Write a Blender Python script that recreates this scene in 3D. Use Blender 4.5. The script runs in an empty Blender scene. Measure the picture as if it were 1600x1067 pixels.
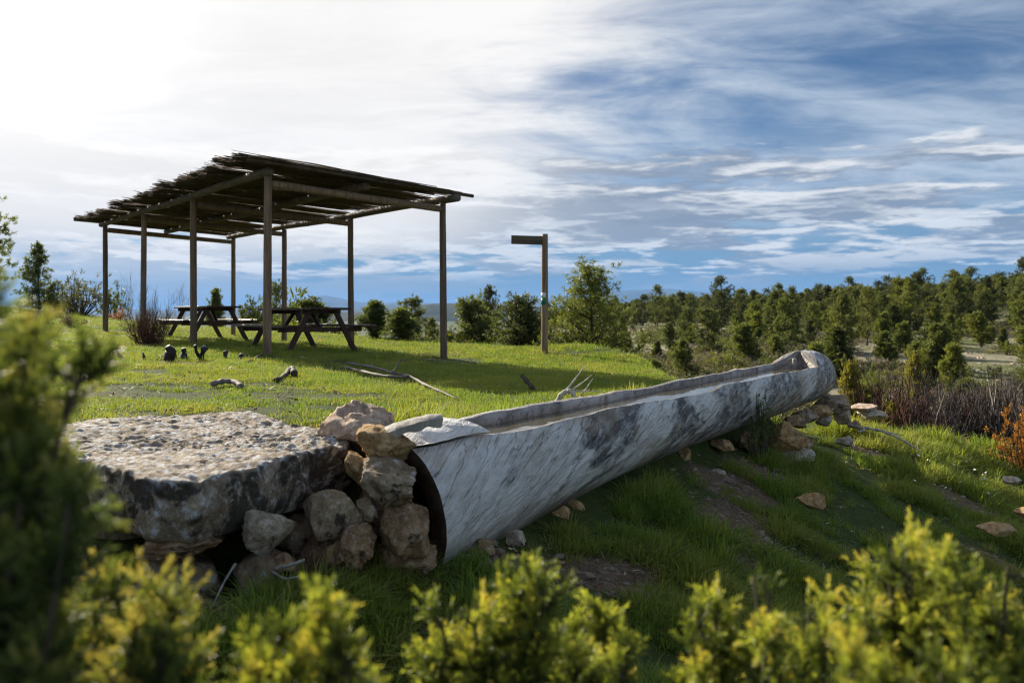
import bpy, bmesh, math, random
import numpy as np
from mathutils import Vector, Matrix, Euler

# ------------------------------------------------------------------ camera, sky, sun, exposure
sc = bpy.context.scene
COL = sc.collection
F = 1244.0                      # focal length in photo pixels (28 mm on a 36 mm frame, 1600 px wide)
EYE = 0.62                      # eye height over the picnic meadow (ground in front falls away below)
SUN_AZ, SUN_EL = math.radians(-38.0), math.radians(26.0)   # azimuth from +Y, negative = to the left
SUN_DIR = Vector((math.sin(SUN_AZ) * math.cos(SUN_EL), math.cos(SUN_AZ) * math.cos(SUN_EL), math.sin(SUN_EL)))

cam_d = bpy.data.cameras.new("camera")
cam = bpy.data.objects.new("camera", cam_d)
COL.objects.link(cam)
cam.location = (0, 0, EYE)
cam.rotation_euler = (math.radians(90), 0, 0)
cam_d.sensor_width = 36.0
cam_d.lens = 28.0
cam_d.shift_y = -43.5 / 1600.0
cam_d.clip_start = 0.05
cam_d.clip_end = 80000
cam_d.dof.use_dof = True
cam_d.dof.focus_distance = 5.0
cam_d.dof.aperture_fstop = 3.4
sc.camera = cam

sc.view_settings.view_transform = 'Standard'
sc.view_settings.look = 'None'
sc.view_settings.gamma = 1
sc.view_settings.use_curve_mapping = False
sc.view_settings.exposure = 1.0
sc.render.engine = 'CYCLES'
sc.cycles.use_denoising = True
sc.cycles.filter_width = 1.1
sc.cycles.max_bounces = 8
sc.cycles.transparent_max_bounces = 8
sc.cycles.volume_bounces = 0
sc.render.film_transparent = False


class NT:
    """small helper round a node tree"""
    def __init__(s, tree):
        s.t = tree; s.n = tree.nodes; s.l = tree.links
        s.n.clear()
    def node(s, kind, **kw):
        x = s.n.new(kind)
        for k, v in kw.items():
            setattr(x, k, v)
        return x
    def put(s, sock, val):
        if val is None:
            return
        if hasattr(val, 'is_output') or isinstance(val, bpy.types.NodeSocket):
            s.l.new(val, sock)
        else:
            if hasattr(sock, 'default_value') and isinstance(val, (tuple, list)) and len(val) == 3 and sock.type == 'RGBA':
                val = (*val, 1)
            sock.default_value = val
    def math(s, op, a, b=None, c=None, clamp=False):
        x = s.node('ShaderNodeMath', operation=op, use_clamp=clamp)
        s.put(x.inputs[0], a); s.put(x.inputs[1], b); s.put(x.inputs[2], c)
        return x.outputs[0]
    def vmath(s, op, a, b=None, out=0):
        x = s.node('ShaderNodeVectorMath', operation=op)
        s.put(x.inputs[0], a); s.put(x.inputs[1], b)
        return x.outputs[out]
    def scale(s, a, f):
        x = s.node('ShaderNodeVectorMath', operation='SCALE')
        s.put(x.inputs[0], a); s.put(x.inputs['Scale'], f)
        return x.outputs[0]
    def noise(s, vec, scale=5, detail=4, rough=0.5, dist=0.0, col=False, lac=2.0):
        x = s.node('ShaderNodeTexNoise')
        s.put(x.inputs['Vector'], vec); s.put(x.inputs['Scale'], scale); s.put(x.inputs['Detail'], detail)
        s.put(x.inputs['Roughness'], rough); s.put(x.inputs['Distortion'], dist); s.put(x.inputs['Lacunarity'], lac)
        return x.outputs['Color' if col else 'Fac']
    def voronoi(s, vec, scale=5, feature='F1', out='Distance'):
        x = s.node('ShaderNodeTexVoronoi', feature=feature)
        s.put(x.inputs['Vector'], vec); s.put(x.inputs['Scale'], scale)
        return x.outputs[out]
    def ramp(s, fac, stops, interp='LINEAR'):
        x = s.node('ShaderNodeValToRGB')
        cr = x.color_ramp; cr.interpolation = interp
        while len(cr.elements) < len(stops):
            cr.elements.new(0.5)
        for e, (p, c) in zip(cr.elements, stops):
            e.position = p
            e.color = (c, c, c, 1) if isinstance(c, (int, float)) else (*c, 1)
        s.put(x.inputs[0], fac)
        return x.outputs[0]
    def sstep(s, x, a, b, t0=0.0, t1=1.0):
        m = s.node('ShaderNodeMapRange', interpolation_type='SMOOTHSTEP')
        s.put(m.inputs[0], x); s.put(m.inputs[1], a); s.put(m.inputs[2], b); s.put(m.inputs[3], t0); s.put(m.inputs[4], t1)
        return m.outputs[0]
    def mix(s, fac, a, b, mode='MIX'):
        x = s.node('ShaderNodeMix', data_type='RGBA', blend_type=mode)
        s.put(x.inputs['Factor'], fac); s.put(x.inputs['A'], None)
        s.put(x.inputs[6], a); s.put(x.inputs[7], b)
        return x.outputs[2]
    def mapping(s, vec, loc=(0, 0, 0), rot=(0, 0, 0), scale=(1, 1, 1)):
        x = s.node('ShaderNodeMapping')
        s.put(x.inputs['Vector'], vec)
        x.inputs['Location'].default_value = loc; x.inputs['Rotation'].default_value = rot; x.inputs['Scale'].default_value = scale
        return x.outputs[0]
    def sep(s, v):
        x = s.node('ShaderNodeSeparateXYZ'); s.put(x.inputs[0], v)
        return x.outputs
    def comb(s, a=0, b=0, c=0):
        x = s.node('ShaderNodeCombineXYZ')
        s.put(x.inputs[0], a); s.put(x.inputs[1], b); s.put(x.inputs[2], c)
        return x.outputs[0]


def build_world():
    w = bpy.data.worlds.new("World"); sc.world = w; w.use_nodes = True
    t = NT(w.node_tree)
    sky = t.node('ShaderNodeTexSky', sky_type='NISHITA')
    sky.sun_disc = False
    sky.sun_elevation = SUN_EL; sky.sun_rotation = SUN_AZ
    sky.altitude = 1000; sky.air_density = 1.0; sky.dust_density = 0.4; sky.ozone_density = 3.0
    d = t.node('ShaderNodeTexCoord').outputs['Generated']
    x, y, z = t.sep(d)
    zc = t.math('MAXIMUM', z, 0.0)
    cosun = t.math('MAXIMUM', t.vmath('DOT_PRODUCT', d, tuple(SUN_DIR), out=1), 0.0)
    glow = t.math('POWER', cosun, 7.0)          # bright veil of thin cloud round the sun
    glow2 = t.math('POWER', cosun, 55.0)
    # cloud decks, projected on flat layers above
    inv = t.math('DIVIDE', 1.0, t.math('ADD', zc, 0.14))
    p_hi = t.comb(t.math('MULTIPLY', x, inv), t.math('MULTIPLY', y, inv), 0.0)
    inv2 = t.math('DIVIDE', 1.0, t.math('ADD', zc, 0.16))
    p_lo = t.comb(t.math('MULTIPLY', x, inv2), t.math('MULTIPLY', y, inv2), t.math('MULTIPLY', z, 11.0))
    # base blue
    blue = t.mix(1.0, sky.outputs[0], (0.245, 0.335, 0.41), 'MULTIPLY')
    blue = t.mix(t.sstep(z, 0.02, 0.13, 0.85, 0.0), blue, (0.7, 1.55, 2.8))
    # high, thin streaky veil
    pm = t.mapping(p_hi, loc=(1.7, 0.4, 0), rot=(0, 0, math.radians(20)), scale=(0.62, 1.2, 1))
    h1 = t.noise(pm, 1.25, 11, 0.60, 1.0)
    h2 = t.noise(t.mapping(p_hi, loc=(3, 1, 0), rot=(0, 0, math.radians(32)), scale=(0.7, 1.7, 1)), 3.0, 10, 0.63, 0.9)
    hn = t.math('ADD', t.math('MULTIPLY', h1, 0.68), t.math('MULTIPLY', h2, 0.32))
    hv = t.math('ADD', hn, t.math('MULTIPLY', t.sstep(glow, 0.02, 0.50), 0.36))
    hv = t.math('ADD', hv, t.sstep(z, 0.32, 0.15, 0.0, 0.11))
    hmask = t.math('MULTIPLY', t.sstep(hv, 0.30, 0.76), t.sstep(z, 0.06, 0.15, 0.0, 1.0))
    near_sun = t.sstep(t.math('ADD', glow, t.math('MULTIPLY', t.math('SUBTRACT', h1, 0.5), 0.25)), 0.035, 0.20)
    hcol = t.mix(near_sun, (3.3, 3.85, 4.5), (6.5, 6.3, 6.05))
    hcol = t.mix(t.sstep(t.math('ADD', t.math('MULTIPLY', h2, .5), t.math('MULTIPLY', h1, .5)), 0.40, 0.58, 0.75, 0.0), hcol, t.mix(near_sun, (2.2, 2.8, 3.6), (5.8, 5.6, 5.4)))
    c = t.mix(t.math('MULTIPLY', hmask, 0.95), blue, hcol)
    # low bands of cumulus and stratocumulus
    ms = (0.62, 0.66, 1.0)
    off = (0.35, 0, 0)
    n_w = t.scale(t.vmath('SUBTRACT', t.noise(p_lo, 2.2, 5, 0.6, col=True), (0.5, 0.5, 0.5)), 0.16)
    pw = t.vmath('ADD', p_lo, n_w)
    n_a = t.noise(t.mapping(pw, loc=off, scale=ms), 1.9, 12, 0.60, 0.1)
    n_b = t.noise(t.mapping(pw, loc=(0.35, 0.0, 0.14), scale=ms), 1.9, 10, 0.57, 0.1)
    cover = t.math('ADD', t.sstep(z, 0.015, 0.085, -0.02, 0.075), t.sstep(z, 0.17, 0.24, 0.0, -0.34))
    cover = t.math('ADD', cover, t.math('MULTIPLY', glow, 0.14))
    dens = t.math('ADD', n_a, cover)
    lmask = t.sstep(dens, 0.48, 0.56)
    thick = t.sstep(t.math('SUBTRACT', n_b, n_a), -0.09, 0.05)      # denser just above: seen from its dark base
    thick = t.math('MAXIMUM', t.math('MULTIPLY', thick, 0.95), t.sstep(dens, 0.585, 0.68, 0.0, 0.9))
    thick = t.math('MAXIMUM', thick, t.sstep(z, 0.085, 0.035, 0.0, 0.92))
    bright = t.mix(t.sstep(glow, 0.02, 0.30), (5.1, 5.2, 5.3), (6.6, 6.4, 6.15))
    dark = t.mix(t.sstep(glow, 0.03, 0.28), (1.35, 1.7, 2.25), (5.6, 5.4, 5.2))
    dark = t.mix(t.sstep(z, 0.11, 0.03), dark, t.mix(t.sstep(glow, 0.02, 0.6), (1.15, 1.8, 2.6), (2.3, 2.9, 3.7)))
    lcol = t.mix(thick, bright, dark)
    c = t.mix(lmask, c, lcol)
    # small scraps of cumulus low down
    n_s = t.noise(t.mapping(pw, loc=(7, 3, 0), scale=(0.8, 0.8, 2.2)), 2.6, 10, 0.60, 0.1)
    sm = t.math('MULTIPLY', t.sstep(n_s, 0.53, 0.60), t.math('MULTIPLY', t.sstep(z, 0.035, 0.055), t.sstep(z, 0.15, 0.09)))
    c = t.mix(t.math('MULTIPLY', sm, 0.9), c, t.mix(t.sstep(glow, 0.02, 0.4), (4.6, 4.9, 5.2), (6.0, 5.9, 5.8)))
    # veil near the horizon, then glow of the sun behind thin cloud
    c = t.mix(t.sstep(z, 0.045, 0.0, 0.0, 0.5), c, t.mix(t.sstep(glow, 0.02, .5), (0.7, 1.6, 2.8), (1.9, 2.7, 3.7)))
    c = t.mix(t.math('MULTIPLY', glow2, 0.9), c, (14, 13.5, 13))
    bg = t.node('ShaderNodeBackground')
    t.put(bg.inputs[0], c); bg.inputs[1].default_value = 0.083
    out = t.node('ShaderNodeOutputWorld')
    t.l.new(bg.outputs[0], out.inputs[0])
    w.cycles.sampling_method = 'MANUAL'
    w.cycles.sample_map_resolution = 512


build_world()
sun_d = bpy.data.lights.new("sun", 'SUN')
sun_d.energy = 5.0; sun_d.angle = math.radians(0.6); sun_d.color = (1.0, 0.90, 0.74)
sun = bpy.data.objects.new("sun", sun_d); COL.objects.link(sun)
sun.rotation_euler = (-SUN_DIR).to_track_quat('-Z', 'Y').to_euler()
sun.location = SUN_DIR * 100

# ------------------------------------------------------------------ helpers
rng = np.random.default_rng(7)
random.seed(7)


def W(px, py, Y):
    """a photo pixel at distance Y as a point of the place (used to survey where things stand)"""
    return np.array(((px - 800) / F * Y, Y, EYE - (py - 490) / F * Y))


def smooth(x, a, b):
    t = np.clip((x - a) / (b - a), 0, 1)
    return t * t * (3 - 2 * t)


def _hash(ix, iy, iz, seed):
    h = (ix.astype(np.int64) * 374761393 + iy.astype(np.int64) * 668265263 + iz.astype(np.int64) * 2147483647 + seed * 1274126177) & 0xffffffff
    h = ((h ^ (h >> 13)) * 1274126177) & 0xffffffff
    h = h ^ (h >> 16)
    return (h & 0xffff) / 65535.0


def vnoise(p, seed=0):
    p = np.asarray(p, float)
    i = np.floor(p); f = p - i; f = f * f * f * (f * (f * 6 - 15) + 10)
    ix, iy, iz = i[:, 0], i[:, 1], i[:, 2]
    fx, fy, fz = f[:, 0], f[:, 1], f[:, 2]
    def H(a, b, c):
        return _hash(ix + a, iy + b, iz + c, seed)
    x00 = H(0, 0, 0) * (1 - fx) + H(1, 0, 0) * fx
    x10 = H(0, 1, 0) * (1 - fx) + H(1, 1, 0) * fx
    x01 = H(0, 0, 1) * (1 - fx) + H(1, 0, 1) * fx
    x11 = H(0, 1, 1) * (1 - fx) + H(1, 1, 1) * fx
    y0 = x00 * (1 - fy) + x10 * fy
    y1 = x01 * (1 - fy) + x11 * fy
    return (y0 * (1 - fz) + y1 * fz) * 2 - 1


def fbm(p, octaves=4, seed=0, gain=0.5):
    p = np.asarray(p, float); s = np.zeros(len(p)); a = 1.0; k = 0
    for o in range(octaves):
        s += a * vnoise(p * (2.03 ** o) + o * 17.3, seed + o); k += a; a *= gain
    return s / k


def fbm2(x, y, sc_, octaves=4, seed=0):
    x = np.asarray(x, float); sh = x.shape
    p = np.stack([x.ravel() * sc_, np.asarray(y, float).ravel() * sc_, np.full(x.size, 0.37)], 1)
    return fbm(p, octaves, seed).reshape(sh)


def mkmesh(name, V, Q=None, T=None, smooth_=True, attrs=None, mats=None, fmat=None):
    V = np.asarray(V, np.float32)
    Q = np.zeros((0, 4), np.int32) if Q is None else np.asarray(Q, np.int32).reshape(-1, 4)
    T = np.zeros((0, 3), np.int32) if T is None else np.asarray(T, np.int32).reshape(-1, 3)
    me = bpy.data.meshes.new(name)
    me.vertices.add(len(V)); me.vertices.foreach_set('co', V.ravel())
    nl = Q.size + T.size; npoly = len(Q) + len(T)
    me.loops.add(nl); me.polygons.add(npoly)
    me.loops.foreach_set('vertex_index', np.concatenate([Q.ravel(), T.ravel()]))
    ls = np.concatenate([np.arange(len(Q)) * 4, Q.size + np.arange(len(T)) * 3]).astype(np.int32)
    me.polygons.foreach_set('loop_start', ls)
    me.polygons.foreach_set('use_smooth', np.full(npoly, bool(smooth_)))
    if fmat is not None:
        me.polygons.foreach_set('material_index', np.asarray(fmat, np.int32))
    if attrs:
        for k, a in attrs.items():
            a = np.asarray(a, np.float32)
            if a.ndim == 1:
                at = me.attributes.new(k, 'FLOAT', 'POINT'); at.data.foreach_set('value', a)
            else:
                at = me.attributes.new(k, 'FLOAT_VECTOR', 'POINT'); at.data.foreach_set('vector', a.ravel())
    for m in (mats or []):
        me.materials.append(m)
    me.update(calc_edges=True)
    return me


def link(name, me, parent=None, label=None, cat=None, group=None, kind=None, loc=None, rot=None, scl=None):
    o = bpy.data.objects.new(name, me); COL.objects.link(o)
    if parent is not None:
        o.parent = parent
    tag(o, label, cat, group, kind)
    if loc is not None: o.location = loc
    if rot is not None: o.rotation_euler = rot
    if scl is not None: o.scale = scl
    return o


def tag(o, label=None, cat=None, group=None, kind=None):
    if label: o['label'] = label
    if cat: o['category'] = cat
    if group: o['group'] = group
    if kind: o['kind'] = kind
    return o


def empty(name, loc, label, cat, group=None, rot=None, scl=None):
    o = bpy.data.objects.new(name, None); COL.objects.link(o)
    o.location = tuple(float(v) for v in loc); o.empty_display_size = 0.1
    if rot is not None: o.rotation_euler = rot
    if scl is not None: o.scale = scl if hasattr(scl, '__len__') else (scl,) * 3
    return tag(o, label, cat, group)


class MB:
    """collects pieces of one mesh"""
    def __init__(s):
        s.V = []; s.Q = []; s.T = []; s.n = 0; s.A = []
    def add(s, V, Q=None, T=None, attr=None):
        V = np.asarray(V, float)
        s.V.append(V)
        if Q is not None and len(Q): s.Q.append(np.asarray(Q) + s.n)
        if T is not None and len(T): s.T.append(np.asarray(T) + s.n)
        s.A.append(np.full(len(V), 0.5) if attr is None else np.broadcast_to(np.asarray(attr, float), (len(V),)))
        s.n += len(V)
    def tube(s, P, R, sides=7, cap=True, attr=None, jitter=0.0, seed=0):
        P = np.asarray(P, float); n = len(P); R = np.broadcast_to(np.asarray(R, float), (n,))
        t = np.gradient(P, axis=0); t /= np.linalg.norm(t, axis=1)[:, None] + 1e-9
        ref = np.array((0, 0, 1.0)) if abs(t[0, 2]) < 0.9 else np.array((1.0, 0, 0))
        a = np.cross(t, ref); a /= np.linalg.norm(a, axis=1)[:, None] + 1e-9
        b = np.cross(t, a)
        th = np.arange(sides) / sides * 2 * np.pi
        rr = R[:, None] * np.ones((1, sides))
        if jitter:
            pp = P[:, None, :] + a[:, None, :] * np.cos(th)[None, :, None] * .3 + b[:, None, :] * np.sin(th)[None, :, None] * .3
            rr = rr * (1 + jitter * fbm((pp.reshape(-1, 3)) * 4.0, 3, seed).reshape(n, sides))
        ring = P[:, None, :] + rr[:, :, None] * (a[:, None, :] * np.cos(th)[None, :, None] + b[:, None, :] * np.sin(th)[None, :, None])
        V = ring.reshape(-1, 3)
        i = np.arange(n - 1)[:, None] * sides; j = np.arange(sides)[None, :]; k = (j + 1) % sides
        Q = np.stack([i + j, i + sides + j, i + sides + k, i + k], -1).reshape(-1, 4)
        T = []
        if cap:
            V = np.vstack([V, P[0], P[-1]])
            c0 = n * sides; c1 = c0 + 1; l = (n - 1) * sides
            T = [(c0, q, (q + 1) % sides) for q in range(sides)] + [(c1, l + (q + 1) % sides, l + q) for q in range(sides)]
        s.add(V, Q, T, attr)
    def box(s, c, size, M=None, bev=0.0):
        x, y, z = np.asarray(size, float) / 2
        V = np.array([(-x, -y, -z), (x, -y, -z), (x, y, -z), (-x, y, -z), (-x, -y, z), (x, -y, z), (x, y, z), (-x, y, z)])
        if M is not None: V = V @ np.asarray(M, float).T
        V = V + np.asarray(c, float)
        s.add(V, [(0, 3, 2, 1), (4, 5, 6, 7), (0, 1, 5, 4), (1, 2, 6, 5), (2, 3, 7, 6), (3, 0, 4, 7)])
    def mesh(s, name, mat, smooth_=True, off=(0, 0, 0), attr='tint'):
        V = np.vstack(s.V) - np.asarray(off, float)
        return mkmesh(name, V, np.vstack(s.Q) if s.Q else None, np.vstack(s.T) if s.T else None, smooth_, {attr: np.concatenate(s.A)}, [mat] if mat else None)


def bevelled_plank(c, size, M=None, bev=0.006, seed=0):
    """one plank with eased edges and a slightly uneven shape"""
    bm = bmesh.new()
    bmesh.ops.create_cube(bm, size=1)
    for v in bm.verts:
        v.co = Vector((v.co.x * size[0], v.co.y * size[1], v.co.z * size[2]))
    bmesh.ops.bevel(bm, geom=list(bm.edges), offset=bev, segments=1, affect='EDGES')
    r = random.Random(seed)
    V = np.array([tuple(v.co) for v in bm.verts])
    V += np.array([[r.uniform(-1, 1) * bev * .3 for _ in range(3)] for _ in V])
    bm.verts.index_update()
    fs = [[v.index for v in f.verts] for f in bm.faces]
    bm.free()
    if M is not None: V = V @ np.asarray(M, float).T
    V = V + np.asarray(c, float)
    return V, [f for f in fs if len(f) == 4], [f for f in fs if len(f) == 3]


# ------------------------------------------------------------------ materials
def newmat(name):
    m = bpy.data.materials.new(name); m.use_nodes = True
    t = NT(m.node_tree)
    out = t.node('ShaderNodeOutputMaterial')
    return m, t, out


def principled(t, out, col, rough=0.7, spec=0.3, bump=None, bump_s=0.3, bump_d=0.02):
    p = t.node('ShaderNodeBsdfPrincipled')
    t.put(p.inputs['Base Color'], col); t.put(p.inputs['Roughness'], rough); t.put(p.inputs['Specular IOR Level'], spec)
    if bump is not None:
        b = t.node('ShaderNodeBump'); b.inputs['Strength'].default_value = bump_s; b.inputs['Distance'].default_value = bump_d
        t.put(b.inputs['Height'], bump); t.l.new(b.outputs[0], p.inputs['Normal'])
    t.l.new(p.outputs[0], out.inputs[0])
    return p


def attr(t, name, out='Fac'):
    a = t.node('ShaderNodeAttribute', attribute_name=name)
    return a.outputs[out]


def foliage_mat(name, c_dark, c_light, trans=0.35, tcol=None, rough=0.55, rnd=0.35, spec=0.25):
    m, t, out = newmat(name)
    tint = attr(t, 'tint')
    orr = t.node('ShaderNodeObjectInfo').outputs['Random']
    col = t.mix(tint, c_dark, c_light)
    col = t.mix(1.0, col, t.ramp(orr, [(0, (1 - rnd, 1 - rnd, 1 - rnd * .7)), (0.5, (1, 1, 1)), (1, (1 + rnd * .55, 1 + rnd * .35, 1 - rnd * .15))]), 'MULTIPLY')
    p = t.node('ShaderNodeBsdfPrincipled')
    t.put(p.inputs['Base Color'], col); p.inputs['Roughness'].default_value = rough; p.inputs['Specular IOR Level'].default_value = spec
    tr = t.node('ShaderNodeBsdfTranslucent')
    t.put(tr.inputs[0], t.mix(1.0, col, tcol or (1.5, 1.6, 0.8), 'MULTIPLY'))
    mx = t.node('ShaderNodeMixShader'); mx.inputs[0].default_value = trans
    t.l.new(p.outputs[0], mx.inputs[1]); t.l.new(tr.outputs[0], mx.inputs[2]); t.l.new(mx.outputs[0], out.inputs[0])
    return m


def wood_mat(name, c1, c2, c3=None, scale=1.0, axis=2, rough=0.75, bump=0.35):
    m, t, out = newmat(name)
    P = t.node('ShaderNodeTexCoord').outputs['Object']
    s = [9.0, 9.0, 9.0]; s[axis] = 0.5
    v = t.mapping(P, scale=tuple(q * scale for q in s))
    n1 = t.noise(v, 3.0, 8, 0.62, 0.6)
    n2 = t.noise(P, 2.2 * scale, 4, 0.6)
    col = t.ramp(n1, [(0.28, c1), (0.62, c2)])
    col = t.mix(t.sstep(n2, 0.45, 0.75), col, c3 or c1)
    orr = t.node('ShaderNodeObjectInfo').outputs['Random']
    col = t.mix(1.0, col, t.ramp(orr, [(0, (.72, .72, .72)), (1, (1.18, 1.15, 1.1))]), 'MULTIPLY')
    principled(t, out, col, rough, 0.25, n1, bump, 0.01)
    return m


def rock_mat(name, c_a, c_b, c_c, lichen=(0.52, 0.53, 0.52), lich=0.5, black=0.4, scale=1.0, toplich=0.0):
    m, t, out = newmat(name)
    P = t.node('ShaderNodeTexCoord').outputs['Object']
    n1 = t.noise(P, 5 * scale, 8, 0.65, 0.4)
    n2 = t.noise(P, 17 * scale, 8, 0.7)
    n3 = t.noise(P, 60 * scale, 5, 0.7)
    col = t.ramp(n1, [(0.30, c_a), (0.5, c_b), (0.68, c_c)])
    col = t.mix(1.0, col, t.ramp(n2, [(0.30, (0.42, 0.40, 0.38)), (0.5, (0.95, 0.95, 0.95)), (0.68, (1.35, 1.33, 1.28))]), 'MULTIPLY')
    col = t.mix(t.sstep(n3, 0.45, 0.75, 0, 0.6), col, t.mix(1.0, col, (0.50, 0.47, 0.45), 'MULTIPLY'))
    vor = t.voronoi(t.vmath('ADD', P, t.scale(t.noise(P, 25 * scale, 3, 0.6, col=True), 0.06)), 22 * scale)
    geo = t.node('ShaderNodeNewGeometry')
    nz = t.sep(geo.outputs['Normal'])[2]
    lm = t.sstep(t.math('ADD', n2, t.math('MULTIPLY', t.sstep(nz, 0.1, 0.9), toplich)), 0.60 - 0.14 * lich, 0.66 - 0.13 * lich)
    lm = t.math('MULTIPLY', lm, t.sstep(vor, 0.60, 0.15))
    col = t.mix(lm, col, t.mix(t.noise(P, 9 * scale, 3), lichen, tuple(q * 1.25 for q in lichen)))
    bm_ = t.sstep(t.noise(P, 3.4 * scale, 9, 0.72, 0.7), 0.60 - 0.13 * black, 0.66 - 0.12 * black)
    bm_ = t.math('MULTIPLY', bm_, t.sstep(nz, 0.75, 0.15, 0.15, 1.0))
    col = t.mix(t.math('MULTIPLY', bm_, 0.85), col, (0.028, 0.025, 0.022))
    h = t.math('ADD', t.math('MULTIPLY', n2, 0.7), t.math('MULTIPLY', n3, 0.3))
    h = t.math('ADD', h, t.math('MULTIPLY', n1, 0.6))
    principled(t, out, col, 0.85, 0.2, h, 1.0, 0.05 / scale)
    return m


M = {}
M['post'] = wood_mat('weathered_post_wood', (0.085, 0.055, 0.036), (0.33, 0.225, 0.145), (0.19, 0.14, 0.10))
M['beam'] = wood_mat('weathered_beam_wood', (0.055, 0.04, 0.03), (0.20, 0.15, 0.11), (0.11, 0.09, 0.075), axis=0, scale=0.6)
M['brush'] = wood_mat('heather_brushwood', (0.04, 0.029, 0.021), (0.16, 0.115, 0.08), axis=0, rough=0.9)
M['table'] = wood_mat('dark_stained_table_wood', (0.03, 0.014, 0.009), (0.105, 0.05, 0.03), (0.055, 0.032, 0.024), axis=1, rough=0.42, bump=0.15)
M['deadwood'] = wood_mat('bleached_dead_wood', (0.16, 0.145, 0.13), (0.50, 0.47, 0.43), (0.3, 0.27, 0.24), scale=1.5)
M['darktwig'] = wood_mat('dark_twig_bark', (0.03, 0.022, 0.018), (0.10, 0.075, 0.06), scale=2)
M['redtwig'] = wood_mat('reddish_twig_bark', (0.05, 0.022, 0.018), (0.15, 0.075, 0.055), scale=2)
M['greytwig'] = wood_mat('grey_dead_twig_bark', (0.09, 0.075, 0.068), (0.30, 0.26, 0.24), scale=2)
M['bark'] = wood_mat('tree_bark', (0.035, 0.028, 0.022), (0.14, 0.11, 0.085), scale=1.0)
M['rock_grey'] = rock_mat('lichened_grey_limestone', (0.20, 0.13, 0.075), (0.42, 0.31, 0.20), (0.52, 0.42, 0.30), lich=0.6, black=0.55, scale=1.4)
M['rock_ochre'] = rock_mat('ochre_limestone', (0.36, 0.21, 0.085), (0.52, 0.34, 0.16), (0.62, 0.45, 0.26), lich=0.1, black=0.1, scale=1.8)
M['rock_pink'] = rock_mat('pinkish_pale_limestone', (0.42, 0.26, 0.17), (0.60, 0.45, 0.34), (0.66, 0.56, 0.46), lich=0.2, black=0.1, scale=1.8)
M['rock_brown'] = rock_mat('brown_rough_stone', (0.18, 0.10, 0.055), (0.40, 0.26, 0.145), (0.54, 0.39, 0.24), lich=0.35, black=0.4, scale=1.8)
M['rock_white'] = rock_mat('pale_cream_stone', (0.36, 0.27, 0.17), (0.56, 0.47, 0.36), (0.66, 0.60, 0.52), lich=0.4, black=0.3, scale=2.0)
M['rock_slab'] = rock_mat('slab_limestone', (0.20, 0.14, 0.09), (0.40, 0.325, 0.245), (0.52, 0.45, 0.37), lichen=(0.60, 0.62, 0.65), lich=1.0, black=1.0, scale=1.25, toplich=0.10)


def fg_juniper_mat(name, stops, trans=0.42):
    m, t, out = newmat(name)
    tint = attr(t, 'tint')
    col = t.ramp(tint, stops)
    p = t.node('ShaderNodeBsdfPrincipled')
    t.put(p.inputs['Base Color'], col); p.inputs['Roughness'].default_value = 0.45; p.inputs['Specular IOR Level'].default_value = 0.4
    tr = t.node('ShaderNodeBsdfTranslucent'); t.put(tr.inputs[0], t.mix(1.0, col, (1.4, 1.4, 0.6), 'MULTIPLY'))
    mx = t.node('ShaderNodeMixShader'); mx.inputs[0].default_value = trans
    t.l.new(p.outputs[0], mx.inputs[1]); t.l.new(tr.outputs[0], mx.inputs[2]); t.l.new(mx.outputs[0], out.inputs[0])
    return m


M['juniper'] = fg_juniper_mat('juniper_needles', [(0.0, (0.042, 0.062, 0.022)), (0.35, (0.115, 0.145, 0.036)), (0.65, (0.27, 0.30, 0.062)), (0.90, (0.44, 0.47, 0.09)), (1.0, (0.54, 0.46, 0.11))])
M['juniper_fg_dark'] = fg_juniper_mat('dark_olive_juniper_needles', [(0.0, (0.045, 0.070, 0.024)), (0.4, (0.105, 0.145, 0.045)), (0.75, (0.23, 0.26, 0.075)), (1.0, (0.40, 0.34, 0.12))])  # dark olive needle colour of the left foreground bushes
M['juniper_dark'] = foliage_mat('dark_juniper_needles', (0.050, 0.075, 0.024), (0.20, 0.22, 0.06), 0.40, rnd=0.15, spec=0.4)
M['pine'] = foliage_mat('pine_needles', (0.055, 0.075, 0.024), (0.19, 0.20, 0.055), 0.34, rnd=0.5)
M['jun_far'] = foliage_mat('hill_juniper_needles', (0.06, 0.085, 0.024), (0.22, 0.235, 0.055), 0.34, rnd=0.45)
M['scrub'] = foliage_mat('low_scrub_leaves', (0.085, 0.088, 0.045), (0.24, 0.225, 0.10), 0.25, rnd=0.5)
M['scrub_dry'] = foliage_mat('dry_scrub_twigs', (0.15, 0.12, 0.09), (0.34, 0.28, 0.21), 0.1, (1, 1, 1), rnd=0.4)
M['orange'] = foliage_mat('orange_dry_foliage', (0.20, 0.085, 0.02), (0.46, 0.24, 0.05), 0.35, (1.4, 1.2, 0.7), rnd=0.1)
M['yellowleaf'] = foliage_mat('yellow_green_foliage', (0.12, 0.12, 0.025), (0.32, 0.27, 0.05), 0.35, rnd=0.1)


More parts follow.
